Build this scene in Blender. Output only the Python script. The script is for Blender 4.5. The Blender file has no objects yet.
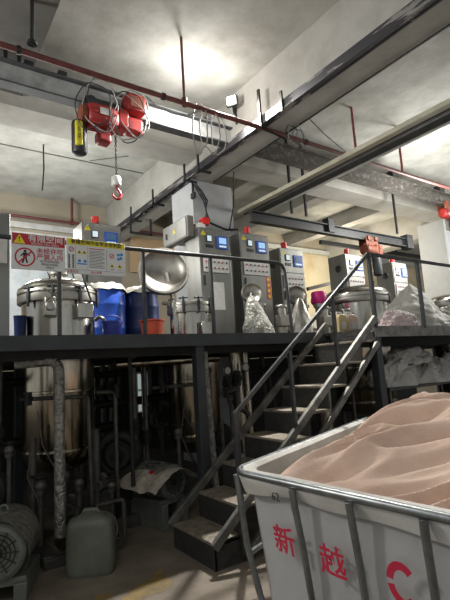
import bpy, bmesh, math, random
from mathutils import Vector, Matrix, noise
PI = math.pi
SC = bpy.context.scene
COL = SC.collection

# ---------------------------------------------------------------- camera, world, lights, exposure
cam_d = bpy.data.cameras.new('camera')
cam = bpy.data.objects.new('camera', cam_d); COL.objects.link(cam)
cam_d.sensor_fit = 'VERTICAL'; cam_d.sensor_height = 36.0
cam_d.lens = 455.0 * 36.0 / 600.0
cam_d.clip_start = 0.05; cam_d.clip_end = 200
rx = Vector((0.8206, -0.5682, -0.0611)); ry = Vector((-0.033, -0.154, 0.9875)); rz = -Vector((0.570, 0.809, 0.145))
rz.normalize(); ry = (ry - rz * ry.dot(rz)).normalized(); rx = ry.cross(rz)
mw = Matrix((rx, ry, rz)).transposed().to_4x4(); mw.translation = Vector((0, 0, 1.6))
cam.matrix_world = mw
SC.camera = cam

world = bpy.data.worlds.new('world'); SC.world = world; world.use_nodes = True
bg = world.node_tree.nodes['Background']
bg.inputs['Color'].default_value = (0.93, 0.97, 1.0, 1); bg.inputs['Strength'].default_value = 0.55

def area(name, loc, target, size, power, color=(1, 1, 1)):
    d = bpy.data.lights.new(name, 'AREA'); d.shape = 'SQUARE'; d.size = size; d.energy = power; d.color = color
    o = bpy.data.objects.new(name, d); COL.objects.link(o); o.location = loc
    o.rotation_euler = (Vector(target) - Vector(loc)).to_track_quat('-Z', 'Y').to_euler()
    return o
def point(name, loc, r, power, color=(1, 1, 1)):
    d = bpy.data.lights.new(name, 'POINT'); d.shadow_soft_size = r; d.energy = power; d.color = color
    o = bpy.data.objects.new(name, d); COL.objects.link(o); o.location = loc
    return o
LAMP = Vector((3.97, 5.12, 5.62))
point('floodlight_glow', LAMP + Vector((-0.85, -0.15, -0.3)), 0.1, 45, (1.0, 0.98, 0.94))
_d = bpy.data.lights.new('floodlight_beam', 'SPOT'); _d.energy = 1600; _d.spot_size = math.radians(125); _d.spot_blend = .8; _d.shadow_soft_size = .07; _d.color = (1.0, .98, .94)
_o = bpy.data.objects.new('floodlight_beam', _d); COL.objects.link(_o); _o.location = LAMP + Vector((-.13, -.1, -.1))
_o.rotation_euler = (Vector((0.4, 2.0, 0.0)) - LAMP).to_track_quat('-Z', 'Y').to_euler()
area('front_fill', (-0.6, 0.2, 5.3), (2.0, 3.6, 1.2), 1.2, 45, (1.0, 0.98, 0.95))  # unseen area light added as weak fill from the camera side
point('bay_fill_left', (-2.2, 5.2, 4.2), 0.35, 480, (1.0, 0.99, 0.96))  # bay points: added fill without fixtures, to even brightness above the deck
point('bay_fill_middle', (2.4, 7.6, 4.6), 0.3, 45, (1.0, 0.99, 0.96))
point('bay_fill_right', (8.6, 4.6, 4.4), 0.35, 260, (1.0, 0.98, 0.94))
point('bay_fill_end', (12.0, 3.5, 4.3), 0.35, 420, (1.0, 0.98, 0.94))
point('bay_fill_far', (11.0, 8.8, 4.2), 0.3, 230, (1.0, 0.9, 0.72))
point('bay_fill_back', (1.5, 8.6, 4.0), 0.3, 150, (1.0, 0.98, 0.95))
SC.view_settings.view_transform = 'Standard'
SC.view_settings.look = 'None'; SC.view_settings.gamma = 1; SC.view_settings.use_curve_mapping = False
SC.view_settings.exposure = 0.0

# ---------------------------------------------------------------- materials
def lin(h):
    h = h.lstrip('#'); out = []
    for i in (0, 2, 4):
        c = int(h[i:i+2], 16) / 255
        out.append(c / 12.92 if c <= 0.04045 else ((c + 0.055) / 1.055) ** 2.4)
    return (*out, 1)
def mat(name, c1, c2=None, rough=0.6, metal=0.0, scale=3.0, lo=0.4, hi=0.65, bump=0.0, bscale=None, detail=6, emit=None, es=1.0, stretch=None, alpha=None, trans=None, coord='Object'):
    m = bpy.data.materials.new(name); m.use_nodes = True
    nt = m.node_tree; b = nt.nodes['Principled BSDF']
    b.inputs['Base Color'].default_value = lin(c1); b.inputs['Roughness'].default_value = rough; b.inputs['Metallic'].default_value = metal
    tc = nt.nodes.new('ShaderNodeTexCoord'); src = tc.outputs[coord]
    if stretch:
        mp = nt.nodes.new('ShaderNodeMapping'); mp.inputs['Scale'].default_value = stretch
        nt.links.new(src, mp.inputs['Vector']); src = mp.outputs['Vector']
    if c2:
        n = nt.nodes.new('ShaderNodeTexNoise'); n.inputs['Scale'].default_value = scale; n.inputs['Detail'].default_value = detail
        n.inputs['Roughness'].default_value = 0.62
        r = nt.nodes.new('ShaderNodeValToRGB'); r.color_ramp.elements[0].position = lo; r.color_ramp.elements[1].position = hi
        r.color_ramp.elements[0].color = lin(c1); r.color_ramp.elements[1].color = lin(c2)
        nt.links.new(src, n.inputs['Vector']); nt.links.new(n.outputs['Fac'], r.inputs['Fac']); nt.links.new(r.outputs['Color'], b.inputs['Base Color'])
    if bump:
        n2 = nt.nodes.new('ShaderNodeTexNoise'); n2.inputs['Scale'].default_value = bscale or scale * 4; n2.inputs['Detail'].default_value = 5
        bp = nt.nodes.new('ShaderNodeBump'); bp.inputs['Strength'].default_value = bump; bp.inputs['Distance'].default_value = 0.03
        nt.links.new(src, n2.inputs['Vector']); nt.links.new(n2.outputs['Fac'], bp.inputs['Height']); nt.links.new(bp.outputs['Normal'], b.inputs['Normal'])
    if emit:
        b.inputs['Emission Color'].default_value = lin(emit); b.inputs['Emission Strength'].default_value = es
    if alpha is not None: b.inputs['Alpha'].default_value = alpha
    if trans is not None: b.inputs['Transmission Weight'].default_value = trans
    return m
M = {}
M['slab'] = mat('whitewashed_slab', '#bcbcb5', '#9b9b93', 0.9, scale=1.6, lo=.36, hi=.66, bump=.6, bscale=3.5, detail=9)
M['beam'] = mat('painted_concrete', '#b0aea7', '#97948c', 0.9, scale=1.4, lo=.4, hi=.72, bump=.35, bscale=6)
M['soffit'] = mat('shade_and_joint_grey', '#66645f', '#5a5854', 0.9, scale=2, bump=.2)  # unlit tone of the left soffit put into the colour; also slab joints
M['column'] = mat('blue_white_plaster', '#b9bcbd', '#aeb0b0', 0.85, scale=2, bump=.15)
M['wall'] = mat('cream_plaster_wall', '#a59c8a', '#938a78', 0.9, scale=.8, lo=.35, hi=.7, bump=.15)
M['wall_warm'] = mat('ochre_wall', '#b49a78', '#a68b69', 0.9, scale=1)
M['floor'] = mat('stained_concrete_floor', '#83786a', '#675e51', 0.75, scale=2.2, lo=.35, hi=.62, bump=.3, bscale=18)
M['stain'] = mat('yellow_dye_stain', '#85703f', '#63543c', 0.6, scale=7)
M['cream_lit'] = mat('lit_cream_wall', '#c6bb9f', '#b09c78', 0.8, scale=1.2, lo=.45, hi=.75)  # brighter cream for the right of the back wall; warm light painted in
M['white_frame'] = mat('white_window_frame', '#c3c4c0', '#b0b1ad', 0.6, scale=6)
M['pane'] = mat('frosted_pane', '#bcc4c6', '#a9b2b5', 0.35, scale=3)
M['dark'] = mat('dark_painted_steel', '#2c2e30', '#232425', 0.5, 0.3, scale=8)
M['fascia'] = mat('charcoal_steel_fascia', '#35383a', '#2b2d2f', 0.55, 0.2, scale=5)
M['deck'] = mat('chequer_plate', '#3c3d3c', '#2c2c2b', 0.5, 0.6, scale=60, bump=.6, bscale=55)
M['tread'] = mat('dusty_steel_tread', '#93897a', '#655d50', 0.75, 0.1, scale=14, lo=.35, hi=.7, bump=.4, bscale=60)
M['riser'] = mat('dark_tread_riser', '#3a3936', '#2d2c2a', 0.65, 0.2, scale=12, bump=.4, bscale=60)
M['stringer'] = mat('worn_grey_stringer', '#7c7a74', '#56544f', 0.5, 0.5, scale=9)
M['rail'] = mat('black_grey_rail', '#3a3c3d', '#4a4b4a', 0.4, 0.5, scale=14)
M['steel'] = mat('stainless_steel', '#b4b0a6', '#95928a', 0.2, 1.0, scale=6, stretch=(1, 1, .15))
M['steel_dull'] = mat('dull_stainless', '#aaa79f', '#95928a', 0.42, 1.0, scale=5)
M['cab'] = mat('brushed_cabinet_steel', '#84847f', '#767671', 0.4, 0.75, scale=4, stretch=(1, 1, .2))
M['cab_side'] = mat('grey_cabinet_side', '#8a8982', '#7d7c76', 0.45, 0.6, scale=3)
M['foil'] = mat('crinkled_foil', '#a5a49a', '#85847b', 0.45, 0.35, scale=10, bump=.9, bscale=26)
M['chrome'] = mat('galvanised_tube', '#8d9191', '#787b7b', 0.35, 0.9, scale=12)
M['ibeam'] = mat('grey_primed_steel', '#b4b6b4', '#8c9090', 0.6, 0.1, scale=5, lo=.4, hi=.7)
M['ibeam_flange'] = mat('dark_grey_flange', '#55585a', '#494c4d', 0.6, 0.2, scale=5)
M['old_ibeam'] = mat('flaking_dark_girder', '#4a4743', '#857f76', 0.7, 0.2, scale=9, lo=.5, hi=.75)
M['tray'] = mat('peeling_dark_tray', '#3b3a3d', '#8d8a86', 0.6, 0.3, scale=5, lo=.56, hi=.6, stretch=(1, .35, 3))
M['red_pipe'] = mat('oxide_red_pipe', '#6d3a35', '#5a2e2a', 0.5, 0.1, scale=9)
M['pink_rod'] = mat('faded_red_rod', '#b4716c', '#a05550', 0.6, scale=9)
M['rust'] = mat('rusty_steel', '#5d4a3c', '#40332a', 0.8, 0.3, scale=9)
M['hoist_red'] = mat('hoist_red', '#a82c28', '#7a211e', 0.45, 0.0, scale=12)
M['hoist_orange'] = mat('hoist_orange_rust', '#8a4a30', '#6d3823', 0.6, 0.1, scale=14)
M['yellow'] = mat('safety_yellow', '#d9cf2c', '#c4ba24', 0.4, scale=10)
M['black'] = mat('black_rubber', '#161616', '#1f1f1f', 0.5, scale=9)
M['dark_grey'] = mat('dark_grey_metal', '#3b3f41', '#2e3133', 0.45, .3, scale=8)
M['cable'] = mat('grey_cable', '#8f8e8a', '#7c7b77', 0.5, scale=9)
M['white'] = mat('white_enamel', '#d2d1cb', '#c6c5bf', 0.4, scale=6)
M['cream'] = mat('cream_trunking', '#bdb9a4', '#aaa690', 0.5, scale=6)
M['batten_dark'] = mat('dark_batten_underside', '#5a5b5b', '#4b4c4c', 0.7, .1, scale=7)
M['paper'] = mat('white_paper', '#cfcdc8', '#c2c0ba', 0.8, scale=12)
M['sign_white'] = mat('sign_white', '#cfd0cd', '#c4c5c2', 0.45, scale=3)
M['sign_red'] = mat('sign_red', '#b3202a', '#a81c26', 0.45, scale=5)
M['sign_yellow'] = mat('sign_yellow', '#e0cf1e', '#d2c11a', 0.45, scale=5)
M['sign_black'] = mat('sign_black', '#1b1b1b', '#222222', 0.5, scale=5)
M['sign_blue'] = mat('sign_blue', '#2a7fc4', '#2674b4', 0.5, scale=5)
M['screen_blue'] = mat('screen_bezel_blue', '#2b58b5', '#264fa5', 0.4, scale=5)
M['screen'] = mat('lit_screen', '#9fc4e8', None, 0.3, emit='#8fbbe8', es=.6)
M['screen_dim'] = mat('dim_screen', '#3c5470', None, 0.3, emit='#31506e', es=.5)
M['meter'] = mat('lit_meter', '#c5d9e2', None, 0.3, emit='#c5d9e2', es=.5)
M['beacon'] = mat('red_beacon', '#d0251f', '#bb1f1a', 0.3, scale=4)
M['drum_blue'] = mat('blue_plastic_drum', '#2250b4', '#1d469f', 0.35, scale=3)
M['drum_navy'] = mat('navy_plastic_drum', '#1b2c5c', '#16244c', 0.4, scale=3)
M['bucket_blue'] = mat('blue_bucket', '#1f2f95', '#1a2880', 0.4, scale=4)
M['orange'] = mat('orange_plastic', '#cf4f2a', '#bb4524', 0.4, scale=4)
M['magenta'] = mat('magenta_plastic', '#d01f7f', '#bd1a72', 0.4, scale=4)
M['poly'] = mat('clear_polythene', '#bdbbb2', '#a3a198', 0.6, scale=4, bump=.25, bscale=9)
M['poly_pink'] = mat('polythene_over_pink_cloth', '#cbb9b7', '#b8a5a3', 0.55, scale=7, bump=.3)
M['bag_dim'] = mat('grey_white_bag', '#d2cfc6', '#b5b2a9', 0.6, scale=4, bump=.2)
M['can_amber'] = mat('amber_jerrycan', '#c2ad7d', '#ad986a', 0.4, scale=5)
M['can_peach'] = mat('peach_jerrycan', '#c9b09a', '#b79d86', 0.4, scale=5)
M['under'] = mat('grimy_pipe', '#5a5852', '#403e3a', 0.5, 0.5, scale=9)
M['under_steel'] = mat('grimy_stainless', '#b5ab98', '#8a8170', 0.2, 1.0, scale=7, stretch=(1, 1, .1), bump=.25, bscale=5)
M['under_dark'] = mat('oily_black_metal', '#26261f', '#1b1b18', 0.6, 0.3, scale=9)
M['lagging'] = mat('foil_lagging', '#b4b1a8', '#827f76', 0.35, 0.85, scale=22, bump=1.0, bscale=45)
M['jug'] = mat('grey_green_plastic', '#6a6c62', '#55574e', 0.45, scale=5, lo=.3, hi=.7)
M['motor'] = mat('grey_motor_paint', '#6d7068', '#5a5d56', 0.5, .1, scale=9)
M['sack'] = mat('woven_sack', '#b8ae9e', '#9a9082', 0.8, scale=12, bump=.3)
M['canvas'] = mat('white_canvas', '#abaaa8', '#9c9b99', 0.75, scale=2.5, lo=.3, hi=.7, bump=.15, bscale=9)
M['canvas_in'] = mat('white_canvas_lining', '#c6c3be', '#aeaaa1', 0.6, scale=3)
M['stencil'] = mat('stencil_red', '#b51f3c', '#a3344c', 0.7, scale=18, lo=.55, hi=.8)
M['fabric'] = mat('dusty_pink_fabric', '#cdb3a1', '#c0a391', 0.85, scale=4, bump=.12, bscale=60)
M['dim_window'] = mat('daylit_gap', '#9fb3b8', None, .5, emit='#c0cccc', es=.5)

# ---------------------------------------------------------------- mesh builder
def basis(d):
    d = Vector(d).normalized()
    u = Vector((0, 0, 1)) if abs(d.z) < .95 else Vector((1, 0, 0))
    a = d.cross(u).normalized(); return a, d.cross(a).normalized(), d
class MB:
    def __init__(s): s.v = []; s.f = []; s.m = []
    def add(s, vs, fs, mi=0):
        n = len(s.v); s.v += [Vector(p) for p in vs]
        for f in fs: s.f.append([i + n for i in f]); s.m.append(mi)
        return s
    def box(s, c, d, rz=0, mi=0, rot=None):
        hx, hy, hz = [k / 2 for k in d]; R = rot or Matrix.Rotation(rz, 3, 'Z'); c = Vector(c)
        vs = [c + R @ Vector((x * hx, y * hy, z * hz)) for x in (-1, 1) for y in (-1, 1) for z in (-1, 1)]
        return s.add(vs, [(0, 1, 3, 2), (4, 6, 7, 5), (0, 4, 5, 1), (2, 3, 7, 6), (0, 2, 6, 4), (1, 5, 7, 3)], mi)
    def bb(s, x0, x1, y0, y1, z0, z1, mi=0):
        return s.box(((x0+x1)/2, (y0+y1)/2, (z0+z1)/2), (x1-x0, y1-y0, z1-z0), 0, mi)
    def bar(s, p0, p1, w, h, mi=0, up=(0, 0, 1)):
        p0 = Vector(p0); p1 = Vector(p1); d = p1 - p0; L = d.length; d.normalize(); u = Vector(up)
        a = d.cross(u)
        if a.length < 1e-4: a = d.cross(Vector((1, 0, 0)))
        a.normalize(); b = a.cross(d)
        R = Matrix((d, a, b)).transposed()
        return s.box((p0 + p1) / 2, (L, w, h), 0, mi, R)
    def tube(s, pts, r, n=10, mi=0, closed=False, cap=True):
        pts = [Vector(p) for p in pts]; k = len(pts); rs = r if isinstance(r, (list, tuple)) else [r] * k
        vs = []; pa = None
        for i, p in enumerate(pts):
            if closed: d = pts[(i+1) % k] - pts[i-1]
            else: d = pts[min(i+1, k-1)] - pts[max(i-1, 0)]
            d.normalize()
            if pa is None: a = basis(d)[0]
            else:
                a = pa - d * pa.dot(d)
                a = a.normalized() if a.length > 1e-5 else basis(d)[0]
            pa = a; b = d.cross(a)
            for j in range(n):
                t = 2 * PI * j / n; vs.append(p + (a * math.cos(t) + b * math.sin(t)) * rs[i])
        fs = []
        for i in range(k if closed else k - 1):
            i2 = (i + 1) % k
            for j in range(n):
                j2 = (j + 1) % n; fs.append((i*n+j, i*n+j2, i2*n+j2, i2*n+j))
        if cap and not closed:
            fs.append(tuple(range(n))[::-1]); fs.append(tuple((k-1)*n + j for j in range(n)))
        return s.add(vs, fs, mi)
    def cyl(s, p0, p1, r, n=20, mi=0): return s.tube([p0, p1], r, n, mi)
    def lathe(s, prof, c=(0, 0, 0), axis=(0, 0, 1), n=32, mi=0):
        c = Vector(c)
        if tuple(axis) == (0, 0, 1): a, b, d = Vector((1, 0, 0)), Vector((0, 1, 0)), Vector((0, 0, 1))
        else: a, b, d = basis(axis)
        vs = []; fs = []
        for (r, z) in prof:
            for j in range(n):
                t = 2*PI*j/n; vs.append(c + d*z + (a*math.cos(t) + b*math.sin(t)) * max(r, 1e-4))
        for i in range(len(prof)-1):
            for j in range(n):
                j2 = (j+1) % n; fs.append((i*n+j, i*n+j2, (i+1)*n+j2, (i+1)*n+j))
        return s.add(vs, fs, mi)
    def prism(s, poly, ext, mi=0):
        n = len(poly); e = Vector(ext); vs = [Vector(p) for p in poly] + [Vector(p) + e for p in poly]
        fs = [tuple(range(n))[::-1], tuple(range(n, 2*n))] + [(i, (i+1) % n, n+(i+1) % n, n+i) for i in range(n)]
        return s.add(vs, fs, mi)
    def grid(s, fn, nu, nv, mi=0, wrap=False):
        vs = [fn(i/nu, j/nv) for i in range(nu+1) for j in range(nv+1)]
        fs = [(i*(nv+1)+j, (i+1)*(nv+1)+j, (i+1)*(nv+1)+j+1, i*(nv+1)+j+1) for i in range(nu) for j in range(nv)]
        return s.add(vs, fs, mi)
    def ball(s, c, r, n=16, mi=0, sc=(1, 1, 1)):
        c = Vector(c); vs = []; fs = []; k = n // 2
        for i in range(k+1):
            ph = PI * i / k
            for j in range(n):
                t = 2*PI*j/n
                vs.append(c + Vector((math.sin(ph)*math.cos(t)*r*sc[0], math.sin(ph)*math.sin(t)*r*sc[1], math.cos(ph)*r*sc[2])))
        for i in range(k):
            for j in range(n):
                j2 = (j+1) % n; fs.append((i*n+j, (i+1)*n+j, (i+1)*n+j2, i*n+j2))
        return s.add(vs, fs, mi)
def root_loc(p):
    o = Vector((0, 0, 0))
    while p is not None: o = o + p.location; p = p.parent
    return o
def build(name, mb, m, parent=None, bev=0, smooth=True, origin=None, fix=True):
    """mesh coordinates are given in world space; the object is stored relative to its parent"""
    o0 = Vector(origin) if origin is not None else root_loc(parent)
    me = bpy.data.meshes.new(name)
    me.from_pydata([tuple(v - o0) for v in mb.v], [], mb.f)
    ms = m if isinstance(m, (list, tuple)) else [m]
    for x in ms: me.materials.append(M[x])
    for p, i in zip(me.polygons, mb.m): p.material_index = i
    if fix:
        bm = bmesh.new(); bm.from_mesh(me); bmesh.ops.remove_doubles(bm, verts=bm.verts, dist=1e-5)
        bmesh.ops.recalc_face_normals(bm, faces=bm.faces); bm.to_mesh(me); bm.free()
    if smooth:
        me.polygons.foreach_set('use_smooth', [True] * len(me.polygons))
        me.set_sharp_from_angle(angle=math.radians(38))
    o = bpy.data.objects.new(name, me); COL.objects.link(o)
    if parent is not None: o.parent = parent; o.location = o0 - root_loc(parent)
    else: o.location = o0
    if bev:
        b = o.modifiers.new('bevel', 'BEVEL'); b.width = bev; b.segments = 2; b.limit_method = 'ANGLE'
    return o
def thing(name, label, cat, loc=(0, 0, 0), group=None):
    o = bpy.data.objects.new(name, None); COL.objects.link(o); o.location = loc; o.empty_display_size = .1
    o['label'] = label; o['category'] = cat
    if group: o['group'] = group
    return o
def tag(o, label, cat, group=None, kind=None):
    o['label'] = label; o['category'] = cat
    if group: o['group'] = group
    if kind: o['kind'] = kind
    return o
def struct(name, mb, m, label=None, **k):
    o = build(name, mb, m, None, **k); o['kind'] = 'structure'
    if label: o['label'] = label
    return o
def text(name, body, m, origin, xd, yd, size, parent, depth=.0015, align='CENTER', bold=0.0):
    cu = bpy.data.curves.new(name, 'FONT'); cu.body = body; cu.size = size; cu.extrude = depth; cu.align_x = align; cu.align_y = 'CENTER'; cu.offset = bold
    cu.resolution_u = 3
    t = bpy.data.objects.new(name, cu); COL.objects.link(t)
    bpy.context.view_layer.update()
    me = bpy.data.meshes.new_from_object(t)
    bpy.data.objects.remove(t)
    xd = Vector(xd).normalized(); yd = Vector(yd).normalized(); zd = xd.cross(yd); o0 = root_loc(parent)
    og = Vector(origin)
    for v in me.vertices: v.co = og + xd * v.co.x + yd * v.co.y + zd * v.co.z - o0
    me.name = name; me.materials.clear(); me.materials.append(M[m])
    o = bpy.data.objects.new(name, me); COL.objects.link(o)
    o.parent = parent
    return o
def rand(seed): return random.Random(seed)

# ---------------------------------------------------------------- structure
ZD = 1.94      # deck top
ZC = 5.88      # slab
struct('floor', MB().bb(-6, 22, -5, 11.2, -.2, 0), 'floor', smooth=False)
struct('ceiling', MB().bb(-6, 22, -5, 11.2, ZC, ZC+.2), 'slab', smooth=False)
struct('wall_back', MB().bb(-6, 22, 11.0, 11.2, 0, ZC), 'wall', smooth=False)
struct('ceiling_beam', MB().bb(4.14, 4.56, -5, 11, 5.0, ZC), 'beam', 'long concrete ceiling beam running over the column', smooth=False)
struct('ceiling_beam', MB().bb(-6, 22, 6.3, 6.88, 5.32, ZC), 'beam', 'concrete cross beam spanning above the machines', smooth=False)
struct('ceiling_beam', MB().bb(-1.2, 1.2, -5, 6.3, 5.5, ZC), 'soffit', 'wide ceiling beam at the far left, its shade painted grey', smooth=False)
struct('ceiling_beam', MB().bb(12.3, 12.9, -5, 11, 5.0, ZC), 'beam', 'distant concrete ceiling beam above the right column', smooth=False)
struct('ceiling_beam', MB().bb(7.9, 8.3, 6.88, 11, 5.45, ZC), 'beam', 'short concrete ceiling rib behind the cross beam', smooth=False)
for x_, lb_ in ((5.9, 'left'), (10.4, 'right')): struct('ceiling_beam', MB().bb(x_, x_+.35, 6.88, 11, 5.5, ZC), 'beam', 'concrete ceiling rib behind the cross beam, %s of the far hoist' % lb_, smooth=False)
struct('column', MB().bb(4.15, 5.03, 6.7, 7.48, 0, 5.0), 'column', 'white column behind the control cabinets', smooth=False, fix=False)
struct('column', MB().bb(12.2, 13.1, 6.5, 7.3, 0, 5.32), 'column', 'pale blue column at the right edge', smooth=False)
# construction joints on the slab behind the cross beam
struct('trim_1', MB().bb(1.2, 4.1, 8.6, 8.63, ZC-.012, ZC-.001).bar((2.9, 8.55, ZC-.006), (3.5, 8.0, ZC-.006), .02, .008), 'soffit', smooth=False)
# back wall: cornice band, windows, ochre panel
struct('trim_2', MB().bb(1.0, 4.3, 10.9, 10.999, 5.06, 5.2).bb(1.0, 4.3, 10.86, 10.999, 5.3, 5.36), 'white_frame', smooth=False)
w = struct('window_1', MB().bb(1.2, 4.2, 10.93, 10.999, 2.4, 4.98), 'white_frame', smooth=False)
for i in range(3): 
    p = build('pane', MB().bb(1.28+i*.98, 2.2+i*.98, 10.915, 10.935, 4.3, 4.9), 'pane', w, smooth=False)
    p = build('pane', MB().bb(1.28+i*.98, 2.2+i*.98, 10.915, 10.935, 2.5, 4.2), 'pane', w, smooth=False)
struct('trim_3', MB().bb(4.75, 6.6, 10.9, 10.99, 4.2, 5.15), 'wall_warm', smooth=False)
struct('trim_4', MB().bb(9.8, 20, 10.9, 10.99, 3.0, 5.3), 'cream_lit', smooth=False)
struct('trim_5', MB().bb(8.0, 20, 10.8, 10.99, 5.3, 5.45).bb(8.0, 20, 10.85, 10.99, 2.7, 3.0), 'white_frame', smooth=False)
w = struct('window_2', MB().bb(3.88, 4.3, 9.15, 9.2, .72, 1.62), 'white_frame', smooth=False)
for (a, b_) in ((3.92, 4.0), (4.05, 4.26)):
    for (z_, z2) in ((.78, 1.0), (1.05, 1.2), (1.24, 1.56)): build('pane', MB().bb(a, b_, 9.135, 9.155, z_, z2), 'dim_window', w, smooth=False)
exec("""
def stain(cx, cy, rx, ry, seed, rot=0):
    n = 40; pts = []
    for i in range(n):
        t = 2*PI*i/n; k = .75 + .5*noise.noise(Vector((math.cos(t)*1.7+seed, math.sin(t)*1.7, seed)))
        x, y = rx*k*math.cos(t), ry*k*math.sin(t); pts.append((cx+x*math.cos(rot)-y*math.sin(rot), cy+x*math.sin(rot)+y*math.cos(rot), .0015))
    return MB().add(pts, [tuple(range(n))])
""")
for lb, a in (('large yellow dye stain on the floor in front of the motor', (1.55, 3.42, .34, .16, 3, .5)), ('small ochre dye stain near the jug', (1.2, 3.5, .14, .08, 7, .2))):
    tag(build('floor_stain', stain(*a), 'stain', origin=(a[0], a[1], 0), smooth=False, fix=False), lb, 'stain', kind='structure')

# ---------------------------------------------------------------- platform (mezzanine)
pl = thing('mezzanine_platform', 'dark steel platform carrying the dyeing machines', 'platform', (2.5, 4.01, 0))
build('deck_plate', MB().bb(-3, 14, 4.03, 9.2, 1.90, ZD).bb(4.37, 14, 3.27, 4.03, 1.90, ZD), 'deck', pl, smooth=False)
build('fascia', MB().bb(-3, 4.33, 4.0, 4.03, 1.83, 1.955), 'fascia', pl, smooth=False)
o = build('fascia', MB().bb(4.33, 14, 3.245, 3.275, 1.83, 1.955), 'stringer', pl, smooth=False); o['label'] = 'pale worn steel edge of the right part'
for x in (-1.0, .2, 2.5, 7.0, 9.5): build('post', MB().bb(x-.05, x+.05, 4.05 if x < 4 else 3.3, 4.15 if x < 4 else 3.4, 0, 1.9), 'fascia', pl, bev=.006)
build('post', MB().bb(4.33, 4.43, 3.25, 3.35, 0, 1.9), 'fascia', pl, bev=.006)
for x in (1.2, 3.9): build('post', MB().bb(x-.05, x+.05, 6.4, 6.5, 0, 1.9), 'fascia', pl, bev=.006)
for k in range(6):
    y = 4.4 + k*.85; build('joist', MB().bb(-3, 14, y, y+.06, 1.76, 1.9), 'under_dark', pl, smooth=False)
build('dark_backing', MB().bb(-3, 3.9, 9.1, 9.14, 0, 1.76).bb(4.28, 14, 9.1, 9.14, 0, 1.76).bb(3.9, 4.28, 9.1, 9.14, 0, .75).bb(3.9, 4.28, 9.1, 9.14, 1.6, 1.76), 'under_dark', pl, smooth=False)  # added dark sheet hiding the lit back wall, keeps the space below dark

# ---------------------------------------------------------------- stairs
XS, ZS, RUN, RISE = 2.06, .205, .29, .228
YN, YF = 3.255, 4.0
st = thing('metal_staircase', 'steel staircase with dusty treads climbing right up to the platform', 'staircase', (XS, YN, 0))
for k in range(8):
    x = XS + k*RUN; z = ZS + k*RISE
    build('tread', MB().bb(x, x+RUN+.02, YN+.03, YF-.03, z-.025, z), 'tread', st, bev=.004)
    build('riser', MB().bb(x+.004, x+.02, YN+.03, YF-.03, (z-RISE if k else 0), z-.025), 'riser', st, smooth=False)
build('riser', MB().bb(4.362, 4.38, YN+.03, YF-.03, ZS+7*RISE, 1.93), 'deck', st, smooth=False)
def nose(x, off=0): return ZS + (x - XS)/RUN*RISE + off
for y in (YN, YF-.0):
    build('stringer', MB().bar((XS-.02, y, nose(XS-.02, .0)), (4.37, y, nose(4.37, .03)), .045, .07), 'stringer', st, bev=.004)
build('lower_stringer', MB().bar((XS+.3, YN, .04), (4.37, YN, nose(4.37, -.25)), .04, .06), 'stringer', st, bev=.004)
build('side_panel', MB().prism([(XS, YN+.03, 0), (XS+.3, YN+.03, 0), (XS+.3, YN+.03, ZS+.02), (XS, YN+.03, ZS)], (0, .01, 0)), 'riser', st, smooth=False)
hr = [(2.33, YN, 1.2), (3.05, YN, 1.755), (3.7, YN, 2.27), (4.36, YN, 2.8)]
build('handrail', MB().bar(hr[0], hr[-1], .035, .035), 'rail', st, bev=.004)
build('newel_post', MB().bar((2.33, YN, 1.21), (2.33, YN, .06), .04, .04), 'rail', st, bev=.004)
for x in (3.01, 3.68): build('baluster', MB().bar((x, YN, 1.2 + (x-2.33)*.788), (x, YN, nose(x, .0)), .035, .035), 'rail', st, bev=.004)

# ---------------------------------------------------------------- railings
r = thing('guard_railing', 'dark tube railing along the platform edge behind the signs', 'railing', (1.1, 4.01, ZD))
build('top_rail', MB().tube([(-.5, 4.01, 2.77), (3.63, 4.01, 2.8), (3.7, 4.01, 2.78), (3.74, 4.01, 2.71)], .021, 10), 'rail', r)
for x in (.1, 1.07, 1.87, 2.66): build('post', MB().bar((x, 4.01, 1.95), (x, 4.01, 2.77), .04, .03), 'rail', r, bev=.004)
build('post', MB().tube([(3.74, 4.01, 2.72), (3.78, 4.01, 1.95)], .02, 10), 'rail', r)
r = thing('guard_railing', 'dark flat bar railing in front of the plastic covered bundle', 'railing', (4.37, YN, ZD))
build('top_rail', MB().bar((4.345, YN, 2.795), (9.5, YN, 2.78), .03, .04), 'rail', r, bev=.004)
for x in (4.365, 5.33, 6.9, 8.4): build('post', MB().bar((x, YN, 1.93), (x, YN, 2.8), .04, .04), 'rail', r, bev=.004)

# ---------------------------------------------------------------- crane rails
def ibeam(x0, x1, y, z0, h, w, label, mats):
    t = thing('crane_rail', label, 'crane rail', ((x0+x1)/2, y, z0))
    build('web', MB().bb(x0, x1, y-.012, y+.012, z0+.02, z0+h-.02), mats[0], t, smooth=False)
    build('bottom_flange', MB().bb(x0, x1, y-w/2, y+w/2, z0, z0+.022), mats[1], t, smooth=False)
    build('top_flange', MB().bb(x0, x1, y-w/2, y+w/2, z0+h-.022, z0+h), mats[1], t, smooth=False)
    return t
t = ibeam(-3, 4.14, 5.45, 5.06, .30, .16, 'long pale grey steel crane rail carrying the bright red hoist', ('ibeam', 'ibeam_flange'))
for x in (1.1, 1.5, 3.7):
    build('hanger_bracket', MB().bb(x-.05, x+.05, 5.37, 5.53, 5.36, 5.42), 'dark', t, smooth=False)
for x in (.85, 1.0): build('hanger_bracket', MB().bb(x-.02, x+.02, 5.43, 5.47, 5.36, 5.5), 'dark', t, smooth=False)
t = ibeam(4.56, 14, 5.42, 5.04, .30, .16, 'old flaking dark crane rail right of the long ceiling beam', ('old_ibeam', 'old_ibeam'))
for x in (8.4, 10.2): build('hanger_bracket', MB().bb(x-.1, x+.1, 5.35, 5.5, 5.34, 5.5), 'dark', t, smooth=False).parent = t
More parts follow.
